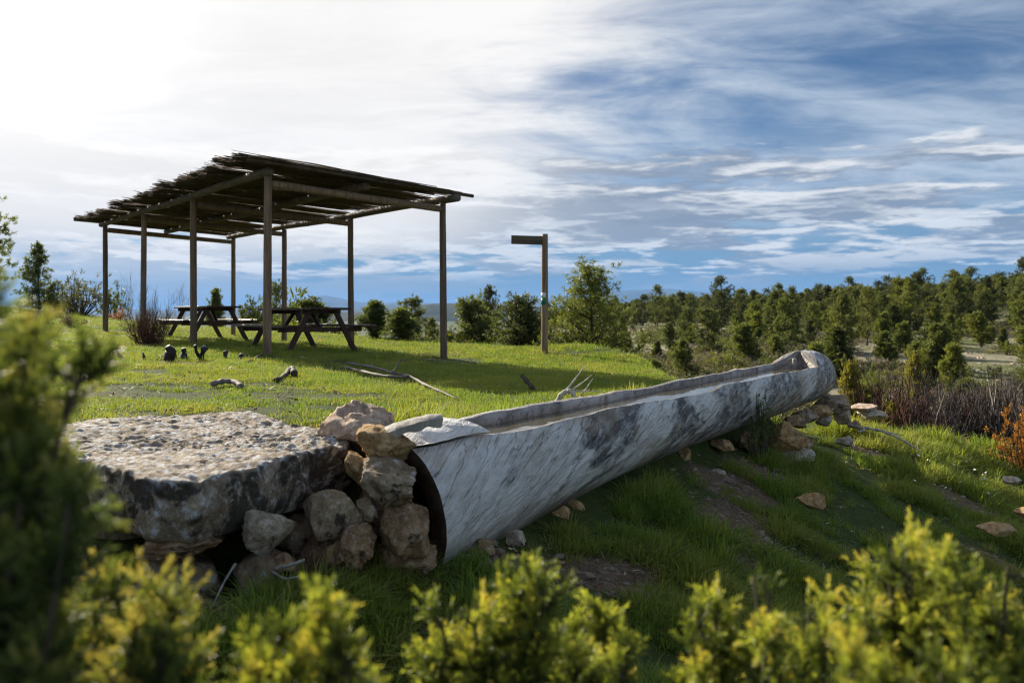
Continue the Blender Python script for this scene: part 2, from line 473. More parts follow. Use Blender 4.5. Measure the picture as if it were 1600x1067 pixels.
def mat_grass():
    m, t, out = newmat('grass_blades')
    tint = attr(t, 'tint')
    P = t.node('ShaderNodeNewGeometry').outputs['Position']
    n = t.noise(P, 0.9, 4, 0.6)
    n2 = t.noise(P, 5.0, 3, 0.6)
    orr = t.node('ShaderNodeObjectInfo').outputs['Random']
    col = t.mix(tint, (0.072, 0.145, 0.028), (0.225, 0.31, 0.060))
    col = t.mix(t.sstep(n, 0.36, 0.66, 0.08, 0.8), col, (0.28, 0.285, 0.075))
    col = t.mix(t.math('MULTIPLY', t.sstep(orr, 0.84, 0.92), t.sstep(n2, 0.38, 0.55)), col, (0.33, 0.28, 0.14))
    p = t.node('ShaderNodeBsdfPrincipled')
    t.put(p.inputs['Base Color'], col); p.inputs['Roughness'].default_value = 0.6; p.inputs['Specular IOR Level'].default_value = 0.15
    tr = t.node('ShaderNodeBsdfTranslucent'); t.put(tr.inputs[0], t.mix(1.0, col, (1.5, 1.5, 0.6), 'MULTIPLY'))
    mx = t.node('ShaderNodeMixShader'); mx.inputs[0].default_value = 0.42
    t.l.new(p.outputs[0], mx.inputs[1]); t.l.new(tr.outputs[0], mx.inputs[2]); t.l.new(mx.outputs[0], out.inputs[0])
    return m


M['grass'] = mat_grass()


def mat_ground():
    m, t, out = newmat('meadow_soil_and_dry_hillside')
    P = t.node('ShaderNodeNewGeometry').outputs['Position']
    zone = attr(t, 'zone'); bare = attr(t, 'bare')
    n1 = t.noise(P, 1.6, 8, 0.65, 0.3)
    n2 = t.noise(P, 14, 6, 0.7)
    n3 = t.noise(P, 70, 4, 0.7)
    soil = t.ramp(n2, [(0.28, (0.065, 0.042, 0.028)), (0.52, (0.17, 0.115, 0.078)), (0.72, (0.33, 0.25, 0.18))])
    moss = t.ramp(n2, [(0.3, (0.035, 0.052, 0.014)), (0.7, (0.085, 0.105, 0.030))])
    near = t.mix(t.sstep(t.math('ADD', n1, bare), 0.50, 0.66), moss, soil)
    near = t.mix(t.sstep(n3, 0.70, 0.80, 0, 0.7), near, (0.36, 0.30, 0.22))
    f1 = t.noise(P, 0.10, 6, 0.6, 0.4)
    f2 = t.noise(P, 0.9, 7, 0.68)
    f3 = t.noise(P, 5.0, 5, 0.7)
    dry = t.ramp(f3, [(0.3, (0.14, 0.125, 0.085)), (0.55, (0.28, 0.255, 0.185)), (0.75, (0.42, 0.385, 0.31))])
    grn = t.ramp(f3, [(0.3, (0.07, 0.085, 0.03)), (0.7, (0.17, 0.19, 0.075))])
    far = t.mix(t.sstep(t.math('ADD', t.math('MULTIPLY', f1, 0.6), t.math('MULTIPLY', f2, 0.4)), 0.44, 0.56), grn, dry)
    far = t.mix(t.sstep(f2, 0.62, 0.70, 0, 0.75), far, (0.45, 0.41, 0.34))
    far = t.mix(t.sstep(t.noise(P, 1.7, 6, 0.7), 0.56, 0.66, 0, 0.85), far, (0.06, 0.06, 0.03))
    wood = t.ramp(t.noise(P, 0.02, 8, 0.7), [(0.35, (0.045, 0.062, 0.028)), (0.6, (0.10, 0.12, 0.06)), (0.75, (0.22, 0.20, 0.13))])
    far = t.mix(attr(t, 'plain'), far, wood)
    col = t.mix(zone, near, far)
    principled(t, out, col, 0.95, 0.1, t.math('ADD', t.math('MULTIPLY', n2, 0.6), t.math('MULTIPLY', n3, 0.4)), 0.8, 0.03)
    return m


M['ground'] = mat_ground()

# ------------------------------------------------------------------ terrain
D0 = np.array((-3.63, 11.8)); E1 = np.array((0.775, 0.632)); E2 = np.array((-0.632, 0.775))     # shelter corner and axes
C0 = np.array((-0.49, 3.30)); TD = np.array((0.565, 0.825)); TN = np.array((0.825, -0.565))      # trough near end, direction, normal
TL = 6.95


def smin(a, b, k):
    h = np.clip(0.5 + 0.5 * (b - a) / k, 0, 1)
    return b * (1 - h) + a * h - k * h * (1 - h)


def smax(a, b, k):
    return -smin(-a, -b, k)


def terrain(x, y, detail=True):
    x = np.asarray(x, float); y = np.asarray(y, float)
    a = (x - D0[0]) * E1[0] + (y - D0[1]) * E1[1]
    b = (x - D0[0]) * E2[0] + (y - D0[1]) * E2[1]
    u = (x - C0[0]) * TN[0] + (y - C0[1]) * TN[1]
    v = (x - C0[0]) * TD[0] + (y - C0[1]) * TD[1]
    ac = np.clip(a, -6, 4.2)
    zp = -0.045 * ac + 0.012 * np.clip(b, -6, 12) + 0.045 * np.clip(b - 9, 0, 16) * smooth(-a, -9, 1) + 0.02 * np.clip(-a - 6, 0, 12)
    # mound by the signpost
    zp = zp + 0.16 * np.exp(-(((x - 1.6) / 1.1) ** 2 + ((y - 16.4) / 1.6) ** 2)) - 0.05 * np.exp(-(((x + 0.2) / 1.6) ** 2 + ((y - 12) / 2.2) ** 2))
    # bank in front of the trough and of the stones
    ue = np.where(v < 0.2, -0.22 * smooth(-v, -0.2, 0.5), 0)
    uu = u - ue
    drop1 = (-0.27 - 0.09 * smooth(v, -0.1, 0.5)) * smooth(uu, -0.20, 0.10) - 0.42 * np.clip(uu - 0.06, 0, 3.2) - 0.10 * np.clip(uu - 3.26, 0, 30)
    drop1 = drop1 * (1 - 0.0 * v)
    # right-hand edge of the meadow
    e = np.maximum(x - 1.9 - 0.25 * smooth(y, 10, 17), a - 6.9)
    k = 0.10 + 0.40 * smooth(y, 10.0, 12.0)
    drop2 = -0.44 * smooth(e, -0.2, 1.2) - k * np.clip(e - 0.6, 0, 9)
    # edge of the lower grass tongue beyond the trough
    yc = 10.3 + 0.10 * (x - 4)
    drop3 = -0.55 * np.clip(y - yc, 0, 6) * smooth(e, 0.2, 1.5)
    near = zp + smin(drop1, drop2 + drop3, 0.12) + 0.03
    near = near - 0.30 * np.exp(-((((x + 1.40) / 0.80) ** 2 + ((y - 3.25) / 0.76) ** 2) ** 3))
    # back edge of the meadow
    near = near - 0.32 * np.clip(y - 31 - 0.12 * np.abs(x + 14), 0, 60)
    # valley and hillside
    q = x / np.maximum(y, 4.0)
    hill = 5.4 * smooth(y, 26, 165) * smooth(q, 0.02, 0.80) + 1.1 * smooth(y, 30, 75) * smooth(q, -0.12, 0.1)
    val = -2.55 + hill - 9.0 * smooth(-q, 0.10, 0.30) * smooth(y, 30, 140) + 0.5 * fbm2(x, y, 0.045, 3, 5) * smooth(y, 20, 45)
    val = val - 60 * smooth(y, 190, 1500) - 5 * smooth(y, 85, 190) * smooth(-q, -0.12, 0.05)
    yy = np.hypot(x, y)
    z = np.where(y > 12, smax(near, val, 0.35), np.maximum(near, -2.6 - 0.02 * yy))
    if detail:
        amp = 1 / (1 + (yy / 40) ** 2)
        z = z + amp * (0.028 * fbm2(x, y, 1.3, 3, 1) + 0.012 * fbm2(x, y, 5.0, 2, 2))
    return z


def tz(x, y):
    return float(terrain(np.array([float(x)]), np.array([float(y)]))[0])


def bare_mask(x, y):
    """bare earth: patches of its own shape"""
    m = np.zeros_like(np.asarray(x, float))
    spots = BARE_SPOTS
    for sx, sy, rx, ry, an in spots:
        dx = (x - sx) * math.cos(an) + (y - sy) * math.sin(an); dy = -(x - sx) * math.sin(an) + (y - sy) * math.cos(an)
        m = np.maximum(m, np.exp(-((dx / rx) ** 2 + (dy / ry) ** 2)))
    return m


BARE_SPOTS = [(0.42, 3.52, .36, .16, .5), (-0.02, 3.22, .20, .12, .3), (1.50, 5.45, .42, .26, 1.0), (1.36, 4.75, .42, .24, 1.2), (1.9, 5.95, .32, .22, .9), (1.2, 4.2, .25, .14, .8), (4.2, 7.6, .45, .3, .5), (3.3, 5.2, .25, .14, 0),
             (3.9, 8.3, .5, .25, .2), (-0.22, 2.6, .22, .14, 0), (-3.9, 9.1, .5, .3, 0), (-6.3, 12.9, .8, .4, 0), (-4.6, 10.7, .45, .3, .1), (3.6, 6.0, .25, .15, 0), (-1.15, 2.35, .5, .22, 0.2)]


def build_ground():
    r = [0.0]
    step = 0.09
    rr = 0.35
    while rr < 40000:
        r.append(rr)
        rr += max(0.045, rr * 0.0125) if rr < 200 else rr * 0.06
    r = np.array(r[1:])
    nth = 620
    # finer where the photograph looks
    th = np.linspace(0, 1, nth, endpoint=False)
    thv = np.concatenate([np.linspace(-0.72, 0.72, 480, endpoint=False), np.linspace(0.72, 2 * np.pi - 0.72, 140, endpoint=False)])
    R_, TH = np.meshgrid(r, thv, indexing='ij')
    X = R_ * np.sin(TH); Y = R_ * np.cos(TH)
    Z = terrain(X, Y)
    V = np.stack([X, Y, Z], -1).reshape(-1, 3)
    n, m = len(r), nth
    i = np.arange(n - 1)[:, None] * m; j = np.arange(m)[None, :]; k = (j + 1) % m
    Q = np.stack([i + j, i + k, i + m + k, i + m + j], -1).reshape(-1, 4)
    V = np.vstack([V, (0, 0, tz(0, 0.3))])
    c = len(V) - 1
    T = [(c, (q + 1) % m, q) for q in range(m)]
    T = [(c, q, (q + 1) % m) for q in range(m)]
    Q = Q[:, ::-1]; T = [t[::-1] for t in T]
    x, y = V[:, 0], V[:, 1]
    a = (x - D0[0]) * E1[0] + (y - D0[1]) * E1[1]
    e = np.maximum(np.where(y > 10.5, x - 2.6, x - 9), a - 8.2)
    zone = smooth(e + 0.8 * fbm2(x, y, 0.5, 3, 9), -0.2, 1.6)
    zone = np.maximum(zone, smooth(y, 30, 36))
    bare = bare_mask(x, y) * 0.45 - 0.10
    plain = smooth(np.hypot(x, y), 220, 500)
    me = mkmesh('ground', V, Q, T, True, {'zone': zone, 'bare': bare, 'plain': plain}, [M['ground']])
    return link('ground', me, kind='structure', label='grassy meadow falling to a dry hillside')


build_ground()


def mat_mountain(name, c1, c2, sc_):
    m, t, out = newmat(name)
    P = t.node('ShaderNodeNewGeometry').outputs['Position']
    n = t.noise(P, sc_, 8, 0.65)
    principled(t, out, t.ramp(n, [(0.35, c1), (0.65, c2)]), 0.95, 0.05)
    return m


def build_range(name, label, dist, q0, q1, ztop, base, width, mat, seed, rough):
    nx, ny = 220, 60
    q = np.linspace(q0, q1, nx); s = np.linspace(-1, 1, ny)
    Qx, S = np.meshgrid(q, s, indexing='ij')
    Yd = dist + S * width
    X = Qx * dist
    prof = np.interp(Qx.ravel(), [p[0] for p in ztop], [p[1] for p in ztop]).reshape(Qx.shape)
    Z = base + (prof - base) * np.clip(1 - np.abs(S) ** 1.6, 0, 1) * (1 + rough * fbm2(X, Yd, 3.0 / width, 5, seed))
    V = np.stack([X, Yd, Z], -1).reshape(-1, 3)
    i = np.arange(nx - 1)[:, None] * ny; j = np.arange(ny - 1)[None, :]
    Qd = np.stack([i + j, i + ny + j, i + ny + j + 1, i + j + 1], -1).reshape(-1, 4)
    return link(name, mkmesh(name, V, Qd, None, True, None, [mat]), kind='structure', label=label)


def zz(py, dist):
    return EYE - (py - 490) / F * dist


mt = mat_mountain('far_mountain_slopes', (0.03, 0.04, 0.03), (0.07, 0.07, 0.055), 0.0012)
mt2 = mat_mountain('wooded_hill_slopes', (0.022, 0.032, 0.016), (0.06, 0.068, 0.035), 0.012)
build_range('mountain', 'hazy blue mountain range on the horizon', 15000, -0.62, 0.75,
            [(-0.62, zz(486, 15000)), (-0.5, zz(482, 15000)), (-0.44, zz(485, 15000)), (-0.36, zz(484, 15000)), (-0.30, zz(478, 15000)), (-0.275, zz(473, 15000)), (-0.25, zz(465, 15000)), (-0.235, zz(462, 15000)), (-0.215, zz(466, 15000)), (-0.19, zz(472, 15000)), (-0.16, zz(474, 15000)), (-0.135, zz(471, 15000)), (-0.10, zz(474, 15000)), (0.0, zz(472, 15000)), (0.1, zz(458, 15000)), (0.2, zz(452, 15000)), (0.3, zz(462, 15000)), (0.75, zz(476, 15000))],
            -120, 2200, mt, 3, 0.10)
build_range('mountain', 'paler ridge in front of the blue mountains', 9000, -0.40, 0.3,
            [(-0.40, zz(490, 9000)), (-0.27, zz(486, 9000)), (-0.2, zz(483, 9000)), (-0.15, zz(476, 9000)), (-0.1, zz(478, 9000)), (0.0, zz(482, 9000)), (0.3, zz(488, 9000))],
            -100, 1400, mt, 5, 0.10)
build_range('hill', 'dark wooded hill below the blue mountains', 3200, -0.34, 0.12,
            [(-0.34, zz(494, 3200)), (-0.25, zz(491, 3200)), (-0.18, zz(487, 3200)), (-0.14, zz(480, 3200)), (-0.10, zz(474, 3200)), (-0.05, zz(473, 3200)), (-0.02, zz(477, 3200)), (0.12, zz(484, 3200))],
            -75, 500, mt2, 8, 0.10)

# ------------------------------------------------------------------ trough made of a hollow log
def build_trough():
    root = empty('log_trough', (C0[0], C0[1], -0.06), 'long bleached grey hollowed log trough holding water', 'log trough')
    org = np.array((C0[0], C0[1], -0.06))
    m, t, out = newmat('bleached_log_wood')
    g = attr(t, 'grain', 'Vector')
    inside = attr(t, 'inside')
    gx, gy, gz = t.sep(g)
    ang = math.radians(-21)
    # spiral grain: rotate (along, round) so that streaks run slantwise
    sx = t.math('ADD', t.math('MULTIPLY', gx, math.cos(ang)), t.math('MULTIPLY', gy, math.sin(ang)))
    sy = t.math('ADD', t.math('MULTIPLY', gx, -math.sin(ang)), t.math('MULTIPLY', gy, math.cos(ang)))
    st = t.comb(t.math('MULTIPLY', sx, 0.32), t.math('MULTIPLY', sy, 2.6), t.math('MULTIPLY', gz, 2.0))
    st2 = t.comb(t.math('MULTIPLY', sx, 0.9), t.math('MULTIPLY', sy, 6.0), t.math('MULTIPLY', gz, 4.0))
    n_big = t.noise(t.comb(t.math('MULTIPLY', sx, 0.9), t.math('MULTIPLY', sy, 2.2), gz), 1.15, 6, 0.60, 0.6)
    n_fine = t.noise(st2, 4.0, 9, 0.68, 0.3)
    n_mid = t.noise(st, 4.0, 8, 0.65, 0.4)
    n_pat = t.noise(g, 7.0, 8, 0.72, 0.5)
    pale = t.ramp(n_fine, [(0.28, (0.36, 0.34, 0.32)), (0.40, (0.60, 0.585, 0.57)), (0.52, (0.71, 0.70, 0.69)), (0.7, (0.82, 0.81, 0.795))])
    along = t.sstep(gx, 0.4, 3.2, -0.055, 0.06)
    dm = t.sstep(t.math('ADD', t.math('ADD', t.math('MULTIPLY', n_big, 0.70), t.math('MULTIPLY', n_mid, 0.30)), along), 0.475, 0.545)
    grain_dark = t.ramp(n_fine, [(0.34, (0.025, 0.025, 0.028)), (0.50, (0.085, 0.085, 0.095)), (0.66, (0.46, 0.46, 0.48))])
    dm = t.math('MULTIPLY', dm, t.sstep(n_pat, 0.30, 0.58, 0.25, 1.0))
    col = t.mix(dm, pale, grain_dark)
    col = t.mix(t.math('MULTIPLY', t.sstep(n_fine, 0.38, 0.28), t.sstep(gx, 0.3, 2.5, 0.25, 0.6)), col, (0.09, 0.085, 0.085))
    # brown stains, drying cracks along the grain, knots
    stain = t.noise(t.comb(t.math('MULTIPLY', sx, 0.8), t.math('MULTIPLY', sy, 1.6), gz), 2.3, 6, 0.6, 0.3)
    col = t.mix(t.sstep(stain, 0.50, 0.66, 0, 0.62), col, t.mix(n_fine, (0.20, 0.135, 0.08), (0.50, 0.39, 0.27)))
    n_ck = t.noise(t.comb(t.math('MULTIPLY', sx, 0.55), t.math('MULTIPLY', sy, 6.5), t.math('MULTIPLY', gz, 1.0)), 3.0, 3, 0.5, 0.25)
    ck = t.math('MULTIPLY', t.sstep(t.math('ABSOLUTE', t.math('SUBTRACT', n_ck, 0.52)), 0.011, 0.003), t.sstep(stain, 0.38, 0.52))
    col = t.mix(t.math('MULTIPLY', ck, 0.30), col, (0.03, 0.026, 0.024))
    kn = t.voronoi(t.comb(t.math('MULTIPLY', sx, 0.7), sy, 0.0), 2.6)
    col = t.mix(t.sstep(kn, 0.085, 0.03, 0, 0.8), col, (0.10, 0.08, 0.065))
    # algae-brown damp underside
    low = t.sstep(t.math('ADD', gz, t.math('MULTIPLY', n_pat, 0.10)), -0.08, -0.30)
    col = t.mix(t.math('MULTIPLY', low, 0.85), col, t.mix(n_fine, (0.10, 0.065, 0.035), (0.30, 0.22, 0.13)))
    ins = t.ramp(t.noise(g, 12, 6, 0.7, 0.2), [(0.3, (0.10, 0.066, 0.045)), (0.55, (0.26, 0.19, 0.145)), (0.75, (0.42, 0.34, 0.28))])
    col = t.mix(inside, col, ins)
    h = t.math('ADD', t.math('MULTIPLY', n_fine, 0.55), t.math('MULTIPLY', n_mid, 0.9))
    h = t.math('SUBTRACT', h, t.math('MULTIPLY', ck, 0.5))
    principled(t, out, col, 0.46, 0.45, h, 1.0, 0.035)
    # cross sections: the butt of the trunk flares and hangs lower than the rest
    def flare(v):
        f = math.exp(-max(v + 0.1, 0) / 1.2)
        return 0.275 + 0.083 * f - 0.006 * math.sin(v * 0.9), -0.155 * f
    def rimcut(v):
        wav = 0.022 * float(fbm(np.array([[v * 1.1, 0.3, 0.1]]), 3, 71)[0]) + 0.008 * float(fbm(np.array([[v * 4.5, 3.3, 0.1]]), 3, 72)[0])
        return 0.14 + wav - flare(v)[1]
    nv, no, ni = 380, 230, 50
    vs = np.concatenate([np.linspace(-0.1, 0.12, 22, endpoint=False), np.linspace(0.12, 6.6, 320, endpoint=False), np.linspace(6.6, TL, 44)])
    nv = len(vs)
    CRACKS = [(0.05, 1.75, .55, .007), (0.5, 2.2, .7, .008), (0.9, 1.75, .5, .006), (1.25, 2.3, .65, .008), (1.7, 2.0, .5, .007), (2.1, 2.45, .75, .009), (2.5, 1.8, .35, .006), (2.9, 2.4, .7, .008), (3.4, 2.1, .5, .007), (3.8, 2.6, .8, .009), (4.3, 2.0, .45, .007), (4.8, 2.5, .6, .008), (5.3, 2.2, .5, .007), (5.8, 2.5, .6, .008)]
    V = []; G = []; I = []
    for k, v in enumerate(vs):
        R, dz = flare(v)
        endr = 1.0
        if v > 6.6:                                        # blunt, rounded far end
            s = (v - 6.6) / (TL - 6.6); endr = math.sqrt(max(1 - (s ** 3.2) * 0.985, 0.0))
        # the hollow: cut level at 'cut' above the axis between the two solid ends
        op = float(1 - smooth(np.array(v), 6.05, 6.42))
        cut = rimcut(v) + (1 - op) * 0.16
        cutR = min(cut, R * 0.99999)
        ph = math.acos(min(cutR / R, 1.0))                # half opening seen from the axis
        ph = max(ph, 0.012)
        # outer skin: from the camera-side rim down under and up to the far rim
        th = np.linspace(ph, 2 * math.pi - ph, no)
        P = np.stack([np.full(no, v), np.sin(th), np.cos(th)], 1)
        seam = np.stack([np.full(no, v * 1.2), np.sin(th) * 1.2, np.cos(th) * 1.2], 1)
        tw = np.stack([v * 0.5 + th * R * 0.2, (th * R - v * 0.75) * 6.5, np.zeros(no)], 1)
        disp = 0.014 * fbm(seam * 0.55, 2, 11) + 0.0045 * fbm(tw, 3, 12) + 0.0022 * fbm(seam * 14, 2, 13)
        for cv0, cth0, cl, cw in CRACKS:                      # open drying cracks following the spiral grain
            if cv0 - .05 < v < cv0 + cl + .05:
                ctr = cth0 - (v - cv0) * 0.42 / R + 0.02 * math.sin(v * 17 + cth0)
                fade = float(smooth(np.array(v), cv0 - .03, cv0 + .12) * (1 - smooth(np.array(v), cv0 + cl - .15, cv0 + cl)))
                disp = disp - 0.011 * fade * np.exp(-((th - ctr) * R / cw) ** 2)
        rr = (R + disp) * endr
        far_w = np.where(th > math.pi, (0.026 * float(fbm(np.array([[v * 0.9, 7.3, 0.1]]), 3, 73)[0]) + 0.008 * float(fbm(np.array([[v * 4.0, 9.3, 0.1]]), 3, 74)[0])) * op, 0.0)
        yo = rr * np.sin(th); zo = rr * np.cos(th) + far_w * smooth(np.cos(th), 0.2, 0.5) + dz
        # inner skin: far rim back to camera-side rim
        thick = 0.042 + 0.006 * math.sin(v * 4.0)
        iw = max(abs(yo[0]) - thick, 0.0) * op + 0.0005
        depth = 0.21 * op * min(1.0, max(0.0, (6.42 - v) / 0.22)) * min(1.0, max(0.0, (v - 0.30) / 0.05))
        s = np.linspace(-1, 1, ni)
        yi = s * iw
        zr = zo[-1] + (zo[0] - zo[-1]) * (s + 1) / 2
        zi = zr - 0.006 * op - depth * np.power(np.clip(1 - np.abs(s) ** 3.0, 0, 1), 0.5)
        cv = np.full(no, v); ci = np.full(ni, v)
        V.append(np.concatenate([np.stack([cv, yo, zo], 1), np.stack([ci, yi, zi], 1)]))
        gr = np.stack([np.full(no, v), (th - math.pi) * R, zo], 1)
        gi = np.stack([np.full(ni, v), 2 + s * 0.3, zi], 1)
        G.append(np.concatenate([gr, gi]))
        I.append(np.concatenate([np.zeros(no), np.full(ni, op) * np.where(np.abs(s) > 0.985, 0.35, 1.0)]))
    m_ = no + ni
    V = np.concatenate(V); G = np.concatenate(G); I = np.concatenate(I)
    i = np.arange(nv - 1)[:, None] * m_; j = np.arange(m_)[None, :]; k2 = (j + 1) % m_
    Q = np.stack([i + j, i + k2, i + m_ + k2, i + m_ + j], -1).reshape(-1, 4)
    def world(A):
        return np.stack([A[:, 0] * TD[0] + A[:, 1] * TN[0], A[:, 0] * TD[1] + A[:, 1] * TN[1], A[:, 2]], 1)
    # far end cap
    lo = (nv - 1) * m_
    cap = [(lo + q, lo + (q + 1) % m_, len(V)) for q in range(m_)]
    V2 = np.vstack([V, V[lo:lo + no].mean(0)]); G2 = np.vstack([G, G[lo]]); I2 = np.append(I, 0)
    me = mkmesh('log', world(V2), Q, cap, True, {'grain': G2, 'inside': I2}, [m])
    link('log', me, root)
    # sawn, hollow-rotten near end: an annular end face and a dark cavity behind it
    me_, te, oute = newmat('rotten_end_grain')
    Pn = te.node('ShaderNodeTexCoord').outputs['Object']
    principled(te, oute, te.ramp(te.noise(Pn, 9, 6, 0.7), [(0.3, (0.03, 0.02, 0.014)), (0.7, (0.15, 0.105, 0.07))]), 0.9, 0.1, te.noise(Pn, 40, 5, 0.7), 0.6, 0.02)
    ring = V[:no]
    c = np.array((-0.10, 0.0, -0.155))
    inner = c + (ring - c) * 0.74 + np.array((0.015, 0, 0))
    deep = c + (ring - c) * 0.62 + np.array((0.26, 0, 0))
    fr = 1 + 0.06 * fbm(np.stack([np.linspace(0, 9, no), np.zeros(no), np.zeros(no)], 1), 3, 4)
    inner = c + (inner - c) * fr[:, None]
    VV = np.vstack([ring, inner, deep, deep.mean(0)[None]])
    j = np.arange(no - 1)
    QQ = np.concatenate([np.stack([j, j + no, j + no + 1, j + 1], 1), np.stack([j + no, j + 2 * no, j + 2 * no + 1, j + no + 1], 1)])
    QQ = np.vstack([QQ, [(no - 1, 2 * no - 1, no, 0), (2 * no - 1, 3 * no - 1, 2 * no, no)]])
    TT = [(2 * no + q, 3 * no, 2 * no + (q + 1) % no) for q in range(no)]
    link('cut_end', mkmesh('cut_end', world(VV), QQ, TT, True, None, [me_]), root)
    # wedge of the trunk left on top of the near end, split off along a crack above the camera-side rim
    n1, n2 = 44, 60
    fl = []; lowz = []
    for a_ in np.linspace(0, 1, n1):
        for b_ in np.linspace(0, 1, n2):
            vend = 0.395 - 0.26 * min(b_, .5) ** 1.0 + 0.12 * max(b_ - .5, 0) + 0.012 * math.sin(b_ * 11)
            v = -0.105 + (vend + 0.105) * a_
            R, dz = flare(v); ct = rimcut(v) + 0.004
            ph = math.acos(min(ct / (R + .006), .9999)) * 0.985
            th = ph * (1 - 2 * b_)
            fl.append((v, (R + 0.006) * math.sin(th), (R + 0.006) * math.cos(th) + dz)); lowz.append(ct + dz + 0.002)
    fl = np.array(fl)
    tw = np.stack([fl[:, 0] * 1.5 + fl[:, 1], (fl[:, 1] - fl[:, 0] * 0.75) * 14, np.zeros(len(fl))], 1)
    fl[:, 2] += 0.007 * fbm(tw, 4, 3); fl[:, 2] = np.maximum(fl[:, 2], np.array(lowz) + .004)
    tpr = np.tile(np.linspace(0, 1, n2), n1); apr = np.repeat(np.linspace(0, 1, n1), n2)
    und = fl.copy()
    und[:, 1] *= 0.97; und[:, 2] = np.array(lowz)
    nF = len(fl)
    i = np.arange(n1 - 1)[:, None] * n2; j = np.arange(n2 - 1)[None, :]
    Qa = np.stack([i + j, i + j + 1, i + n2 + j + 1, i + n2 + j], -1).reshape(-1, 4)[:, ::-1]
    Qb = (Qa + nF)[:, ::-1]
    bd = [q for q in range(n2)] + [k * n2 + n2 - 1 for k in range(1, n1)] + [(n1 - 1) * n2 + q for q in range(n2 - 2, -1, -1)] + [k * n2 for k in range(n1 - 2, 0, -1)]
    Qc = [(bd[k], bd[k] + nF, bd[(k + 1) % len(bd)] + nF, bd[(k + 1) % len(bd)]) for k in range(len(bd))]
    FV = np.vstack([fl, und])
    FG = np.stack([FV[:, 0], FV[:, 1] * 1.0 + 4.4, FV[:, 2]], 1)
    wm = mkmesh('split_wedge', world(FV), np.vstack([Qa, Qb, Qc]), None, True, {'grain': FG, 'inside': np.concatenate([np.zeros(nF), np.full(nF, .6)])}, [m])
    wo = link('split_wedge', wm, root, label='cracked grey wedge of trunk on top of the near end')
    es = wo.modifiers.new('edges', 'EDGE_SPLIT'); es.split_angle = math.radians(40)
    # water
    mw, t, out = newmat('trough_water')
    P = t.node('ShaderNodeTexCoord').outputs['Object']
    p = principled(t, out, (0.085, 0.075, 0.045), 0.04, 0.6, t.noise(P, 9, 3, 0.5), 0.10, 0.01)
    vv = np.linspace(0.33, 6.33, 120)
    wv = []
    for v in vv:
        k = int(np.argmin(np.abs(vs - v)))
        hw = max(abs(V[k * m_ + no][1]), abs(V[k * m_ + m_ - 1][1])) * 0.99
        wv += [(v, -hw, 0.098), (v, hw, 0.098)]
    j = np.arange(119) * 2
    Qw = np.stack([j, j + 2, j + 3, j + 1], 1)[:, ::-1]
    link('water', mkmesh('water', world(np.array(wv)), Qw, None, True, None, [mw]), root)
    # small wooden peg standing in the far end of the hollow
    mb = MB()
    mb.tube([(6.18, -0.02, 0.03), (6.18, -0.02, 0.13), (6.17, -0.02, 0.205)], [0.022, 0.02, 0.024], 10)
    A = np.vstack(mb.V); mb.V = [world(A)]
    link('peg', mb.mesh('peg', M['deadwood']), root)
    return root


build_trough()

# ------------------------------------------------------------------ rocks
_ico = {}


def ico(sub):
    if sub not in _ico:
        bm = bmesh.new(); bmesh.ops.create_icosphere(bm, subdivisions=sub, radius=1)
        bm.verts.ensure_lookup_table()
        V = np.array([tuple(v.co) for v in bm.verts]); T = np.array([[v.index for v in f.verts] for f in bm.faces])
        bm.free(); _ico[sub] = (V, T)
    return _ico[sub]


def rock_mesh(name, dims, seed, mat, sub=5, cuts=9, amp=0.10, boxy=0.35, strata=0.0):
    V, T = ico(sub); V = V.copy()
    r = np.random.default_rng(seed)
    mx = np.max(np.abs(V), axis=1)[:, None]
    V = V / mx ** boxy
    for _ in range(cuts + 7):
        n = r.normal(size=3); n /= np.linalg.norm(n); dd = r.uniform(0.50, 0.86)
        over = V @ n - dd
        V = V - n * np.maximum(over, 0)[:, None] * 0.97
    nn = V / (np.linalg.norm(V, axis=1)[:, None] + 1e-9)
    amp = amp * 1.25
    ds = amp * fbm(V * 1.7 + seed * 3.1, 5, seed, 0.55) - 0.75 * amp * np.abs(fbm(V * 4.2 + seed, 4, seed + 40)) + 0.3 * amp * fbm(V * 13 + seed, 3, seed + 41)
    if strata:
        ds = ds + strata * np.sin(V[:, 2] * 16 + 3 * fbm(V * 2, 2, seed)) * 0.5
    V = V + nn * ds[:, None]
    lo, hi = V.min(0), V.max(0)
    V = (V - (lo + hi) / 2) / ((hi - lo) / 2)
    V = V * (np.asarray(dims, float) / 2)
    return mkmesh(name, V, None, T, True, None, [mat])


def rock(label, box, Y, mat, seed, depth=None, rotz=0.0, tilt=(0, 0), name='stone', cat='stone', group=None, sub=5, bury=0.0, **kw):
    x0, y0, x1, y1 = box
    c = W((x0 + x1) / 2, (y0 + y1) / 2, Y)
    w = (x1 - x0) / F * Y; h = (y1 - y0) / F * Y
    d = depth if depth else w * 0.8
    me = rock_mesh(name, (w, d, h * (1 + bury)), seed, M[mat], sub=sub, **kw)
    return link(name, me, None, label, cat, group, loc=(c[0], c[1], c[2] - h * bury / 2), rot=(tilt[0], tilt[1], rotz))


